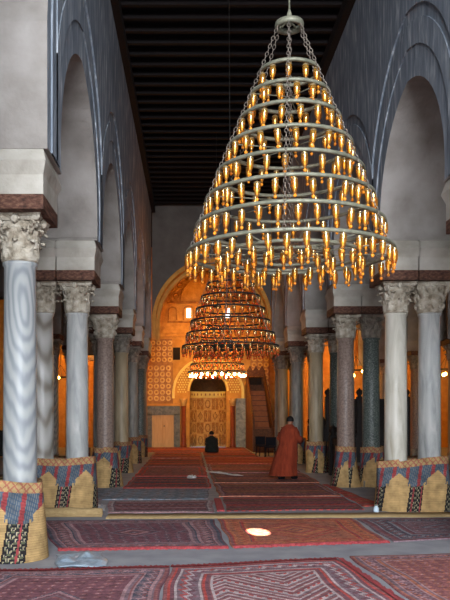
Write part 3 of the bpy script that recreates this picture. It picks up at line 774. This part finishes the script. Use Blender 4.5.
sm.grid([[(-1.45+6.2*i/60, 11.42+.012*math.sin(i*.8)+(.10*i/60), .004), ] for i in range(61)] and [[(-1.30+5.85*i/60, yy+.02*math.sin(i*.6)+.22*i/60, zz) for i in range(61)] for yy, zz in ((11.42, .002), (11.42, .016), (11.86, .022), (11.87, .002))], 0)
tag(sm.build('straw_mat', M['straw']), 'narrow straw mat strip running across the nave between the kilims', 'mat')
rug([(-1.35, 12.1), (.36, 12.15), (.40, 13.75), (-1.50, 13.65)], dict(kind='stripe', pal=('wine', 'plum', 'maroon', 'pink', 'cream'), bw=.1, sw=.12), 'dark striped kilim just behind the straw strip on the left', seed=7, res=.03)
rug([(-1.95, 13.9), (.32, 14.05), (.38, 15.9), (-1.9, 15.9)], dict(kind='lattice', pal=('blue', 'grey', 'blue', 'plum', 'grey'), bw=0, pw=.5), 'faded blue grey rug with turned up left end between dark kilims', seed=8, res=.03)
o_ = MB().box((.43, 12.3, 0), (.55, 14.0, .03)).build('cloth_strip', M['fringe']); tag(o_, 'short orange red cloth strip at the right end of the dark striped kilim', 'cloth')
rug([(.60, 12.3), (2.9, 12.5), (2.9, 14.4), (.60, 14.3)], dict(kind='stripe', pal=('wine', 'brown', 'maroon', 'red', 'pink'), bw=0, sw=.16), 'dark kilim with red stripes right of the blue grey rug', seed=9, res=.03)
rug([(2.98, 12.9), (3.35, 13.1), (3.1, 17.0), (2.98, 17.0)], dict(kind='stripe', pal=('red', 'maroon', 'red', 'brick', 'pink'), bw=0, sw=.16), 'narrow bright red runner at the foot of the pinkish granite column', seed=19, res=.04)
rug([(.55, 14.45), (2.92, 14.55), (2.92, 17.2), (.52, 17.1)], dict(kind='stripe', pal=('maroon', 'wine', 'brown', 'brick', 'pink'), bw=.12, sw=.2), 'maroon striped kilim just in front of the orange robed person', seed=10, res=.035)
rug([(-1.45, 16.1), (.45, 16.15), (.42, 19.0), (-1.45, 19.0)], dict(kind='stripe', pal=('wine', 'maroon', 'navy', 'red', 'pink'), bw=.1, sw=.2), 'wine coloured kilim behind the blue grey rug', seed=11, res=.04)
rug([(.52, 17.35), (3.0, 17.4), (3.0, 20.2), (.5, 20.2)], dict(kind='stripe', pal=('maroon', 'brown', 'wine', 'brick', 'pink'), bw=.1, sw=.25), 'brown maroon kilim under the orange robed person', seed=12, res=.04)
rug([(-1.45, 19.2), (.42, 19.2), (.42, 22.4), (-1.45, 22.4)], dict(kind='lattice', pal=('maroon', 'wine', 'brown', 'red', 'maroon'), bw=.2, pw=.6), 'maroon kilim halfway down the nave on the left', seed=13, res=.05)
rug([(.5, 20.4), (3.0, 20.4), (3.0, 23.8), (.5, 23.8)], dict(kind='stripe', pal=('brown', 'maroon', 'red', 'brick', 'pink'), bw=.1, sw=.3), 'reddish brown kilim behind the orange robed person', seed=14, res=.05)
rug([(-1.45, 22.6), (.42, 22.6), (.42, 26.8), (-1.45, 26.8)], dict(kind='stripe', pal=('wine', 'maroon', 'red', 'brick', 'pink'), bw=.1, sw=.35), 'red banded kilim far down the nave on the left', seed=15, res=.06)
rug([(.5, 24.0), (3.0, 24.0), (3.0, 27.6), (.5, 27.6)], dict(kind='stripe', pal=('red', 'orange', 'red', 'orange', 'orange'), bw=0, sw=.35), 'glowing orange red rug in front of the pulpit', seed=16, res=.06)
rug([(-1.5, 27.0), (.42, 27.0), (.42, 31.0), (-1.5, 31.0)], dict(kind='stripe', pal=('maroon', 'red', 'wine', 'brick', 'pink'), bw=.1, sw=.35), 'far left red kilim before the praying person', seed=17, res=.08)
rug([(.5, 27.8), (2.5, 27.8), (2.5, 31.2), (.5, 31.2)], dict(kind='stripe', pal=('maroon', 'brown', 'red', 'maroon', 'brick'), bw=0, sw=.4), 'dark red kilim on which the praying person kneels', seed=18, res=.08)
rug([(-2.3, 31.3), (2.5, 31.3), (2.5, 35.7), (-2.3, 35.7)], dict(kind='stripe', pal=('wine', 'maroon', 'brown', 'red', 'maroon'), bw=.2, sw=.5), 'broad bright red carpet at the foot of the far wall', seed=20, res=.08)
rug([(4.6, 12.4), (7.4, 12.4), (7.4, 23.0), (4.6, 23.0)], dict(kind='stripe', pal=('wine', 'navy', 'maroon', 'brown', 'brown'), bw=.2, sw=.5), 'dark carpet along the right aisle', seed=21, res=.12)
rug([(-7.0, 9.4), (-3.1, 9.4), (-3.1, 19.8), (-7.0, 19.8)], dict(kind='stripe', pal=('wine', 'navy', 'maroon', 'brown', 'brown'), bw=.2, sw=.5), 'dark carpet along the left aisle', seed=22, res=.12)
# straw roll at the foot of the second left pair
mb = MB(); mb.tube([(-.62+1.22*k/14, .01*math.sin(k*1.3), .07+.006*math.sin(k)) for k in range(15)], [.05]+[.068+.004*math.sin(k*2) for k in range(13)]+[.05], 12)
mb.grid([[(-.6+1.2*i/14, -.066+.001*i-.05*j/3, .06-.055*j/3) for i in range(15)] for j in range(4)], 0)
o = mb.build('rolled_straw_mat', M['straw'], loc=(-1.98, 11.72, 0)); tag(o, 'beige rolled straw mat lying at the foot of the second left pair', 'mat')
# crumpled sheets
def crumple(x0, y0, wx, wy, amp, name, m, label, cat, n=26, seed=0, rz=0, lift=None):
    rs = np.random.RandomState(seed); ph = rs.rand(12)*6; P = []; Q = []
    for i in range(n+1):
        row = []
        for j in range(n+1):
            u = i/n-.5; v = j/n-.5
            ex = 1+.08*math.sin(7*v+ph[0]); ey = 1+.1*math.sin(6*u+ph[1])
            z = .014+amp*abs(math.sin(5*u+3*v+ph[2])*math.cos(6*v-4*u+ph[3])+.5*math.sin(13*u+ph[4])*math.sin(11*v+ph[5]))*(1-abs(2*u)**4)*(1-abs(2*v)**4)
            if lift: z += lift(u, v)
            row.append((u*wx*ex, v*wy*ey, z))
        P.append(row)
    mb = MB(); mb.grid(P, 0)
    o = mb.build(name, m, loc=(x0, y0, .026 if name == 'crumpled_cloth' else 0)); o.rotation_euler = (0, 0, rz)
    so_ = o.modifiers.new('thickness', 'SOLIDIFY'); so_.thickness = .006; so_.offset = -1
    return tag(o, label, cat)
crumple(-1.20, 8.16, .52, .75, .035, 'plastic_sheet', M['plastic'], 'crumpled pale blue plastic sheet lying beside the nearest left column', 'sheet', seed=2, rz=.2)
crumple(-1.52, 12.65, .14, .8, .04, 'plastic_sheet', M['plastic'], 'small crumpled grey blue sheet beside the rolled straw mat', 'sheet', seed=4, rz=.1) 
crumple(2.82, 21.2, .32, .5, .10, 'crumpled_cloth', M['whitecloth'], 'white crumpled cloth on the rugs before the warm tan right column', 'cloth', seed=5)
crumple(0.02, 18.4, .22, .4, .06, 'crumpled_cloth', M['whitecloth'], 'small pale cloth lying on the wine coloured kilim in mid nave', 'cloth', seed=6)
crumple(.86, 19.6, .18, 1.5, .03, 'crumpled_cloth', M['whitecloth'], 'long pale cloth strip lying beside the middle rugs left of the orange robed person', 'cloth', seed=8, rz=.5)
# small glass jar
j = empty('glass_jar', (3.0, 12.16, 0)); tag(j, 'small pale glass jar at the left foot of the front right pair', 'jar')
MB().lathe([(.035, 0), (.045, .02), (.045, .08), (.025, .10), (.025, .115)], 12).build('jar_body', M['glass'], j)
MB().lathe([(.03, .115), (.03, .135)], 12).build('lid', M['iron'], j)

# ------------------------------------------------------------------ chandeliers
RINGS = [(.235, 4.375), (.32, 4.18), (.405, 3.98), (.50, 3.76), (.59, 3.545), (.675, 3.335), (.755, 3.12), (.83, 2.90)]
def ringmesh(r, z, th=.011, ht=.013, n=64):
    mb = MB(); P = [[((r+dr)*math.cos(2*PI*k/n), (r+dr)*math.sin(2*PI*k/n), z+dz) for k in range(n)] for dr, dz in ((-th, -ht), (th, -ht), (th+.004, 0), (th, ht), (-th, ht))]
    mb.grid(P, 0, True, closeu=True, closev=True); return mb
def lamp_mb(glass_n=10):
    """open topped tumbler with a knob, hung below its hook at z=0"""
    mb = MB()
    mb.lathe([(.024, -.014), (.026, -.045), (.0255, -.072), (.019, -.1), (.0105, -.12), (.008, -.132)], glass_n, mi=0, cap=False)
    mb.lathe([(.006, -.130), (.013, -.137), (.014, -.146), (.006, -.156)], 7, mi=2)
    mb.lathe([(.002, -.045), (.007, -.055), (.0075, -.085), (.003, -.105)], 6, mi=1)
    mb.tube([(0, 0, .0), (0, 0, -.036)], .0022, 4, mi=3)
    mb.tube([(.024*math.cos(2*PI*k/10), .024*math.sin(2*PI*k/10), -.022) for k in range(10)], .003, 4, mi=3, closed=True)
    return mb
def link_chain(mb, a, b, ll=.045, r=.0032):
    a = Vector(a); b = Vector(b); d = b-a; n = max(1, int(d.length/(ll*.78))); t = d.normalized()
    up = Vector((0, 1, 0)) if abs(t.y) < .9 else Vector((1, 0, 0)); s1 = t.cross(up).normalized(); s2 = t.cross(s1)
    for i in range(n):
        c = a+d*((i+.5)/n); s = s1 if i % 2 else s2
        mb.tube([c+t*(ll/2)*math.cos(2*PI*k/8)+s*.012*math.sin(2*PI*k/8) for k in range(8)], r, 4, closed=True)
def chandelier(x, y, dz, ring_m, glass, core, knob, label, name='tiered_chandelier', bright=None, dens=.138, tiers=RINGS, ph0=0.):
    root = empty(name, (x, y, 2.6+dz)); tag(root, label, 'chandelier', 'tiered chandeliers hanging along the nave')
    Z = lambda z: z-2.6
    # rings
    for r, z in tiers: ringmesh(r, Z(z)).build('ring', ring_m, root)
    rb, zb = tiers[-1]
    for r in (rb*.70, rb*.42): ringmesh(r, Z(zb)-.02, .009, .012, 48).build('ring', ring_m, root)
    ringmesh(.1, Z(4.76), .014, .022, 28).build('crown_ring', ring_m, root)
    mb = MB()
    for k in range(12):
        a = 2*PI*k/12; mb.tube([(.06*math.cos(a), .06*math.sin(a), Z(zb)-.01), (rb*math.cos(a), rb*math.sin(a), Z(zb))], .006, 5)
    mb.tube([(.07*math.cos(2*PI*k/16), .07*math.sin(2*PI*k/16), Z(zb)-.01) for k in range(16)], .008, 5, closed=True)
    mb.build('spokes', ring_m, root)
    for ti in (1, 3, 5):
        r, z = tiers[ti]; mb = MB()
        for k in range(6):
            a = 2*PI*k/6+.2; mb.tube([(0, 0, Z(z)), (r*math.cos(a), r*math.sin(a), Z(z))], .005, 4)
        mb.build('spokes', ring_m, root)
    mb = MB(); mb.lathe([(.012, Z(4.75)), (.03, Z(4.77)), (.032, Z(4.80)), (.018, Z(4.82)), (.02, Z(4.85)), (.008, Z(4.89))], 12)
    for k in range(4):
        a = PI/4+k*PI/2; mb.tube([(0, 0, Z(4.8)), (.1*math.cos(a), .1*math.sin(a), Z(4.77))], .008, 5)
    mb.build('crown_boss', ring_m, root)
    MB().tube([(0, 0, Z(4.86)), (-.012, 0, Z(6.5)), (-.03, 0, Z(HC-dz))], .008, 6).build('suspension_cable', ring_m, root)
    for k in range(6):
        a = 2*PI*k/6+.35; mb = MB(); pts = [(.1, 4.75)]+[(r+.016, z) for r, z in tiers]
        for (r0, z0), (r1, z1) in zip(pts[:-1], pts[1:]): link_chain(mb, (r0*math.cos(a), r0*math.sin(a), Z(z0)), (r1*math.cos(a), r1*math.sin(a), Z(z1)))
        mb.build('chain', M['chain'], root)
    mb = MB(); link_chain(mb, (0, 0, Z(4.76)), (0, 0, Z(zb))); mb.build('chain', M['chain'], root)
    # lamps
    me = lamp_mb().mesh('glass_lamp', [glass, core, knob, ring_m]); pos = []
    for ti, (r, z) in enumerate(list(tiers)+[(rb*.70, zb-.03), (rb*.42, zb-.03)]):
        n = round(2*PI*r/dens)
        for k in range(n):
            a = 2*PI*(k+.37*ti)/n+ph0; jz = random.uniform(-.008, .008)
            pos.append((r*math.cos(a), r*math.sin(a), Z(z)-.012+jz))
    pos.sort(key=lambda p: p[1]+ (.15 if p[2] < Z(zb)-.03 else 0))
    for p in pos[:100]:
        o = bpy.data.objects.new('glass_lamp', me); C.objects.link(o); o.parent = root; o.location = p
        o.rotation_euler = (random.uniform(-.06, .06), random.uniform(-.06, .06), 0)
    L0 = lamp_mb(8); mb = MB()
    for p in pos[100:]:
        b = len(mb.v); mb.v += [(v[0]+p[0], v[1]+p[1], v[2]+p[2]) for v in L0.v]; mb.f += [tuple(b+i for i in f) for f in L0.f]; mb.m += L0.m; mb.sm += L0.sm
    mb.build('glass_lamp', [glass, core, knob, ring_m], root)['kind'] = 'stuff'
    if bright:
        zb2 = Z(zb)-.10
        for k in range(bright):
            a = 2*PI*k/bright; mb = MB(); mb.lathe([(.01, .05), (.028, .025), (.036, 0), (.024, -.03), (.005, -.042)], 8, mi=0); mb.tube([(0, 0, .05), (0, 0, .12)], .008, 5, 1)
            mb.build('bare_bulb', [M['bulb'], ring_m], root, (.80*math.cos(a), .80*math.sin(a), zb2))
    return root
M['knob'] = mat('amber knob', [(220, 120, 30), (240, 160, 50)], 9, rough=.25, bump=0)
M['knob_red'] = mat('red amber knob', [(170, 50, 20), (200, 90, 40)], 9, rough=.25, bump=0)
chandelier(.80, 6.1, 0, M['iron'], M['amber'], M['core'], M['knob'], 'largest and nearest chandelier, tall cone of rings hung with amber glass lamps')
chandelier(.685, 13.0, -.13, M['dark_iron'], M['red_amber'], M['core_glint'], M['knob_red'], 'second chandelier behind the nearest one, dark rings with small reddish lamps')
chandelier(.75, 21.4, -.10, M['dark_iron'], M['red_amber'], M['core_lit'], M['knob_red'], 'farthest chandelier, lowest rings glowing white over the prayer niche', bright=26)
# aisle chandeliers
def small_chandelier(x, y, z, label, ceil_z=7.2, n=5):
    root = empty('aisle_lamp', (x, y, z)); tag(root, label, 'hanging lamp', 'small lamps hanging in the side aisles')
    ringmesh(.3, 0, .01, .014, 28).build('ring', M['dark_iron'], root)
    MB().tube([(0, 0, .5), (0, 0, ceil_z-z)], .008, 5).build('cable', M['dark_iron'], root)
    mb = MB()
    for k in range(4):
        a = k*PI/2; mb.tube([(0, 0, .5), (.3*math.cos(a), .3*math.sin(a), 0)], .006, 4)
    mb.build('hanger', M['dark_iron'], root)
    for k in range(n):
        a = 2*PI*k/n+.4; zz = -.08 if k % 2 else .06
        mb = MB(); mb.lathe([(.02, .06), (.05, .03), (.06, 0), (.045, -.04), (.006, -.06)], 8, mi=0); mb.tube([(0, 0, .05), (0, 0, .1)], .01, 5, 1)
        mb.build('bulb', [M['aisle_bulb'], M['dark_iron']], root, (.3*math.cos(a), .3*math.sin(a), -.1+zz))
small_chandelier(5.72, 26, 3.12, 'bright lamp cluster seen between the pinkish and the dark green granite columns')
small_chandelier(8.85, 25.9, 3.15, 'lamp cluster at the right edge beside the last white column')
small_chandelier(-5.3, 30.5, 3.1, 'small lamp glowing in the left aisle beside the swirled aisle column', n=3)

# ------------------------------------------------------------------ wooden screens in the right aisle
def screen(x0, x1, y, h, label, post=.14, gap=.62, name='wooden_screen'):
    root = empty(name, ((x0+x1)/2, y, 0)); tag(root, label, 'screen'); W = (x1-x0)/2
    n = max(1, round(2*W/gap))
    for k in range(n+1):
        x = -W+2*W*k/n; mb = MB(); mb.box((x-post/2, -post/2, 0), (x+post/2, post/2, h-.28)); mb.lathe([(post*.45, h-.28), (post*.3, h-.24), (post*.62, h-.14), (post*.5, h-.07), (post*.16, h-.03), (.008, h+.02)], 10, (x, 0))
        mb.build('post', M['darkwood'], root)
    mb = MB()
    for k in range(n):
        xa = -W+2*W*k/n+post/2; xb = -W+2*W*(k+1)/n-post/2
        mb.box((xa, -.02, .08), (xb, .02, h*.45))
        for zz in (0.05, h*.45, h*.62, h-.42): mb.box((xa, -.035, zz), (xb, .035, zz+.07))
        m_ = 7
        for i in range(m_):
            xx = xa+(xb-xa)*(i+.5)/m_; mb.lathe([(.014, h*.45), (.026, h*.53), (.014, h*.62), (.026, h*.75), (.014, h-.42)], 6, (xx, 0))
        mb.box((xa, -.012, h*.45), (xb, .012, h-.42))
    mb.build('lattice_panel', M['darkwood'], root); return root
screen(4.55, 7.15, 24.9, 2.45, 'tall dark carved wooden screen with finials across the right aisle', post=.2, gap=.55)
screen(8.95, 12.5, 24.9, 2.45, 'dark wooden screen at the far right behind the last white column', post=.2, gap=.7)
sc = screen(-1.15, 1.15, 0, 1.32, 'low dark barrier beside the half hidden green column on the right', post=.2, gap=1.15); sc.location = (3.72, 18.5, 0); sc.rotation_euler = (0, 0, PI/2)
sc = screen(-1.15, 1.15, 0, 1.5, 'low dark barrier between the tan and the grey right columns', post=.16, gap=1.15); sc.location = (3.75, 22.4, 0); sc.rotation_euler = (0, 0, PI/2)
screen(-7.5, -4.95, 27.4, 1.35, 'low dark wooden barrier in the left aisle', post=.14, gap=.8)

# ------------------------------------------------------------------ minbar (stepped pulpit)
mn = empty('stepped_pulpit', (3.02, 31.2, 0)); tag(mn, 'tall carved wooden stepped pulpit right of the prayer niche', 'pulpit')
w2 = .40
for s in (-1, 1):
    mb = MB(); x0 = s*w2; 
    prof = [(0, 0), (0, 1.25), (.12, 1.3), (3.6, 3.35), (4.3, 3.35), (4.3, 0)]
    mb.add([(x0-.03, y, z) for y, z in prof]+[(x0+.03, y, z) for y, z in prof], [tuple(range(6)), tuple(range(11, 5, -1))]+[((i+1) % 6, i, i+6, (i+1) % 6+6) for i in range(6)])
    mb.tube([(x0, 0, 1.3), (x0, 3.6, 3.4)], .04, 6)
    mb.build('side_panel', M['minbar'], mn)
mb = MB()
for k in range(11):
    mb.box((-w2+.03, .1+k*.32, 0 if k == 0 else .1+k*.235), (w2-.03, .1+(k+1)*.32+.02, .1+(k+1)*.235))
    mb.box((-w2+.03, .05+k*.32, .075+(k+1)*.235), (w2-.03, .12+k*.32, .105+(k+1)*.235), 1)
mb.build('stairs', [mat('orange brown step', [(150, 84, 36), (176, 104, 48)], 6, rough=.6, bump=.1), M['minbar']], mn)
mb = MB(); mb.box((-w2, -.05, 0), (w2, .0, 1.0))
for i in range(4):
    for k in range(3): mb.box((-w2+.05+i*.19, -.07, .08+k*.31), (-w2+.18+i*.19, -.05, .32+k*.31))
mb.box((-w2-.05, -.06, 0), (-w2+.03, .05, 1.35)); mb.box((w2-.03, -.06, 0), (w2+.05, .05, 1.35))
mb.build('gate', M['minbar'], mn)
mb = MB(); mb.box((-w2, 3.62, 2.7), (-w2+.07, 3.75, 3.6)); mb.box((w2-.07, 3.62, 2.7), (w2, 3.75, 3.6)); mb.box((-w2-.02, 3.6, 3.35), (w2+.02, 3.78, 3.64)); mb.box((-w2, 4.2, 2.7), (w2, 4.25, 3.35), 0); mb.box((-w2+.1, 4.15, 2.98), (w2-.1, 4.2, 3.3), 1)
for cx in (-.28, 0, .28): mb.prism([(cx-.12, 3.62), (cx+.12, 3.62), (cx+.06, 3.75), (cx, 3.86), (cx-.06, 3.75)], 3.66, 3.72)
mb.build('canopy', [M['minbar'], M['void']], mn)
# two small black chairs by the pulpit
def small_chair(x, y, label, rz):
    r = empty('low_chair', (x, y, 0), rz); tag(r, label, 'chair', 'small dark chairs by the pulpit')
    MB().box((-.2, -.2, .36), (.2, .2, .41)).build('seat', M['blackthing'], r)
    mb = MB(); mb.grid([[(-.19+.38*i/6, .19+.03*math.cos(PI*(i-3)/3)*0+.02*j, .42+.32*j/3) for i in range(7)] for j in range(4)], 0); mb.box((-.19, .18, .42), (.19, .21, .74)); mb.build('backrest', M['blackthing'], r)
    for a in (-1, 1):
        for b in (-1, 1): MB().tube([(a*.16, b*.16, .36), (a*.19, b*.19, 0)], .016, 6).build('leg', M['blackthing'], r)
small_chair(2.72, 28.6, 'small dark blue black chair left of the orange robed person', .3)
small_chair(2.93, 27.7, 'small black chair hidden partly by the orange robe near the pulpit', -.2)

# ------------------------------------------------------------------ people
def skin_mesh(name, nodes, edges, m, parent, sub=2):
    me = bpy.data.meshes.new(name); me.from_pydata([n[:3] for n in nodes], edges, []); me.materials.append(m)
    o = bpy.data.objects.new(name, me); C.objects.link(o); o.parent = parent
    sk = o.modifiers.new('skin', 'SKIN'); sk.use_smooth_shade = True
    lay = me.skin_vertices[0] if me.skin_vertices else None
    if lay is None:
        me.skin_vertices; 
    for i, n in enumerate(nodes):
        r = n[3] if isinstance(n[3], tuple) else (n[3], n[3])
        me.skin_vertices[0].data[i].radius = r
    me.skin_vertices[0].data[0].use_root = True
    s = o.modifiers.new('smooth', 'SUBSURF'); s.levels = sub; s.render_levels = sub
    return o
def body(name, J, m, parent):
    """J: joint dict -> continuous body with arms, legs, fingers and a nose"""
    nodes = []; edges = []; idx = {}
    def nd(k, p, r): idx[k] = len(nodes); nodes.append((*p, r)); return idx[k]
    def chain(prev, items):
        for k, p, r in items: i = nd(k, p, r); edges.append((idx[prev], i)); prev = k
    nd('pelvis', J['pelvis'], .12)
    chain('pelvis', [('waist', J['waist'], .11), ('chest', J['chest'], .125), ('neck0', J['neck0'], .06), ('neck', J['neck'], .05), ('head0', J['head0'], .075), ('head1', J['head1'], .085), ('head2', J['head2'], .06)])
    f = Vector(J['face']); hp = Vector(J['head0'])
    nd('nose', hp+f*.105+Vector((0, 0, .03)), .012); edges.append((idx['head0'], idx['nose']))
    for s in ('l', 'r'):
        chain('chest', [(s+'sh', J[s+'sh'], .06), (s+'el', J[s+'el'], .042), (s+'wr', J[s+'wr'], .028), (s+'palm', J[s+'palm'], .03)])
        d = (Vector(J[s+'palm'])-Vector(J[s+'wr'])).normalized(); side = d.cross(f).normalized(); pr = Vector(J[s+'palm']); curl = f*.5
        for q_, (o_, ln) in enumerate(((-.03, .06), (-.01, .075), (.01, .07), (.03, .055))):
            a = pr+d*.035+side*o_; b = a+d*ln*.55; c = b+(d+curl).normalized()*ln*.5
            chain(s+'palm', [(s+'f%da' % q_, a, .010), (s+'f%db' % q_, b, .009), (s+'f%dc' % q_, c, .007)])
        a = pr-side*.035+d*.005; chain(s+'palm', [(s+'ta', a, .012), (s+'tb', a-side*.02+d*.035, .009)])
        chain('pelvis', [(s+'hip', J[s+'hip'], .09), (s+'kn', J[s+'kn'], .062), (s+'an', J[s+'an'], .038), (s+'toe', J[s+'toe'], .035)])
    return skin_mesh(name, nodes, edges, m, parent)
def loft(secs, m, name, parent, n=36, folds=9, amp=.02, seed=0, solid=True):
    """secs: (cx, cy, z, rx, ry, foldscale)"""
    rs = random.Random(seed); ph = [rs.random()*6 for _ in range(3)]; P = []
    for cx, cy, z, rx, ry, fs in secs:
        row = []
        for k in range(n):
            a = 2*PI*k/n; g = 1+fs*amp/.3*(math.sin(folds*a+ph[0]+z*1.5)+.5*math.sin((folds+4)*a+ph[1]-z*2))
            row.append((cx+rx*g*math.cos(a), cy+ry*g*math.sin(a), z))
        P.append(row)
    mb = MB(); mb.grid(P, 0, True, closev=True); return mb.build(name, m, parent)
# standing person in an orange robe, walking away to the right
p1 = empty('person', (2.34, 18.1, .018), math.radians(-35)); p1.location.z = .027; p1.scale = (.95, .95, .94); tag(p1, 'standing person seen from behind in a long rust orange robe with black hair', 'person')
lean = .08
Jp = dict(pelvis=(0, 0, .86), waist=(0, .02, 1.0), chest=(0, .05, 1.22), neck0=(0, .08, 1.36), neck=(0, .10, 1.41), head0=(0, .13, 1.47), head1=(0, .13, 1.53), head2=(0, .12, 1.58), face=(0, 1, 0),
          lsh=(-.17, .05, 1.30), lel=(-.24, .02, 1.04), lwr=(-.2, .2, .9), lpalm=(-.18, .27, .88),
          rsh=(.17, .05, 1.30), rel=(.25, .06, 1.06), rwr=(.2, .27, 1.0), rpalm=(.17, .34, .99),
          lhip=(-.09, 0, .8), lkn=(-.1, -.02, .45), lan=(-.11, -.2, .10), ltoe=(-.11, -.06, .045),
          rhip=(.09, 0, .8), rkn=(.1, .12, .46), ran=(.1, .1, .09), rtoe=(.1, .24, .045))
body('body', Jp, M['skin'], p1)
loft([(-.10, -.08, .10, .34, .32, 1.0), (-.08, -.07, .3, .31, .30, .9), (-.05, -.02, .6, .28, .26, .8), (0, .01, .9, .235, .22, .6), (0, .03, 1.1, .245, .19, .4), (0, .05, 1.25, .235, .16, .3), (0, .06, 1.33, .185, .13, .2), (0, .08, 1.385, .10, .095, 0), (0, .09, 1.41, .075, .08, 0)], M['robe'], 'robe', p1, folds=8, amp=.022)
for s, e in ((-1, 'l'), (1, 'r')):
    a, b, c = Vector(Jp[e+'sh']), Vector(Jp[e+'el']), Vector(Jp[e+'wr'])
    mb = MB(); mb.tube([a-Vector((s*.03, 0, .0)), a.lerp(b, .5), b, b.lerp(c, .5), c], [.085, .085, .09, .095, .10], 14); mb.build('sleeve', M['robe'], p1)
mb = MB(); P = []
for i in range(9):
    e = -PI*.12+(PI*.62)*i/8; P.append([(.098*math.cos(e)*math.cos(a), .12+(.108*math.cos(e)-.012)*math.sin(a)*(1 if math.sin(a) < 0 else .62), 1.52+.105*math.sin(e)) for a in [2*PI*k/20 for k in range(20)]])
mb.grid(P, 0, True, closev=True); mb.build('hair', M['hair'], p1)
for s, e in ((-1, 'l'), (1, 'r')):
    t = Vector(Jp[e+'toe']); a = Vector(Jp[e+'an'])
    mb = MB(); mb.tube([(a.x, a.y-.05, .05), (a.x, a.y+.02, .055), (t.x, t.y, .045), (t.x, t.y+.06, .035)], [.045, .055, .052, .03], 10); mb.build('shoe', M['blackthing'], p1)
# kneeling person near the mihrab, seen from behind
p2 = empty('person', (.84, 30.6, .02)); tag(p2, 'small kneeling person in dark clothes facing the prayer niche', 'person')
Jk = dict(pelvis=(0, 0, .24), waist=(0, .02, .36), chest=(0, .06, .53), neck0=(0, .08, .64), neck=(0, .09, .68), head0=(0, .12, .74), head1=(0, .12, .80), head2=(0, .11, .84), face=(0, 1, 0),
          lsh=(-.17, .05, .59), lel=(-.22, .1, .36), lwr=(-.15, .28, .27), lpalm=(-.13, .35, .25), rsh=(.17, .05, .59), rel=(.22, .1, .36), rwr=(.15, .28, .27), rpalm=(.13, .35, .25),
          lhip=(-.1, .05, .22), lkn=(-.14, .45, .09), lan=(-.12, .02, .06), ltoe=(-.12, -.12, .045), rhip=(.1, .05, .22), rkn=(.14, .45, .09), ran=(.12, .02, .06), rtoe=(.12, -.12, .045))
body('body', Jk, M['skin'], p2)
loft([(0, .0, .02, .27, .22, .6), (0, 0, .15, .28, .2, .6), (0, .02, .35, .24, .17, .5), (0, .05, .52, .235, .15, .3), (0, .06, .61, .2, .125, .2), (0, .08, .665, .09, .09, 0), (0, .09, .69, .07, .07, 0)], M['darkcloth'], 'coat', p2, folds=7, amp=.02, seed=4)
for e in 'lr':
    a, b, c = Vector(Jk[e+'sh']), Vector(Jk[e+'el']), Vector(Jk[e+'wr']); MB().tube([a, a.lerp(b, .5), b, c], [.075, .07, .065, .055], 12).build('sleeve', M['darkcloth'], p2)
    h, k, an = Vector(Jk[e+'hip']), Vector(Jk[e+'kn']), Vector(Jk[e+'an']); MB().tube([h, h.lerp(k, .5), k], [.1, .09, .075], 12).build('trouser_leg', M['darkcloth'], p2)
mb = MB(); P = []
for i in range(9):
    e = -PI*.12+(PI*.62)*i/8; P.append([(.098*math.cos(e)*math.cos(a), .11+(.108*math.cos(e)-.012)*math.sin(a)*(1 if math.sin(a) < 0 else .62), .785+.105*math.sin(e)) for a in [2*PI*k/20 for k in range(20)]])
mb.grid(P, 0, True, closev=True); mb.build('hair', M['hair'], p2)
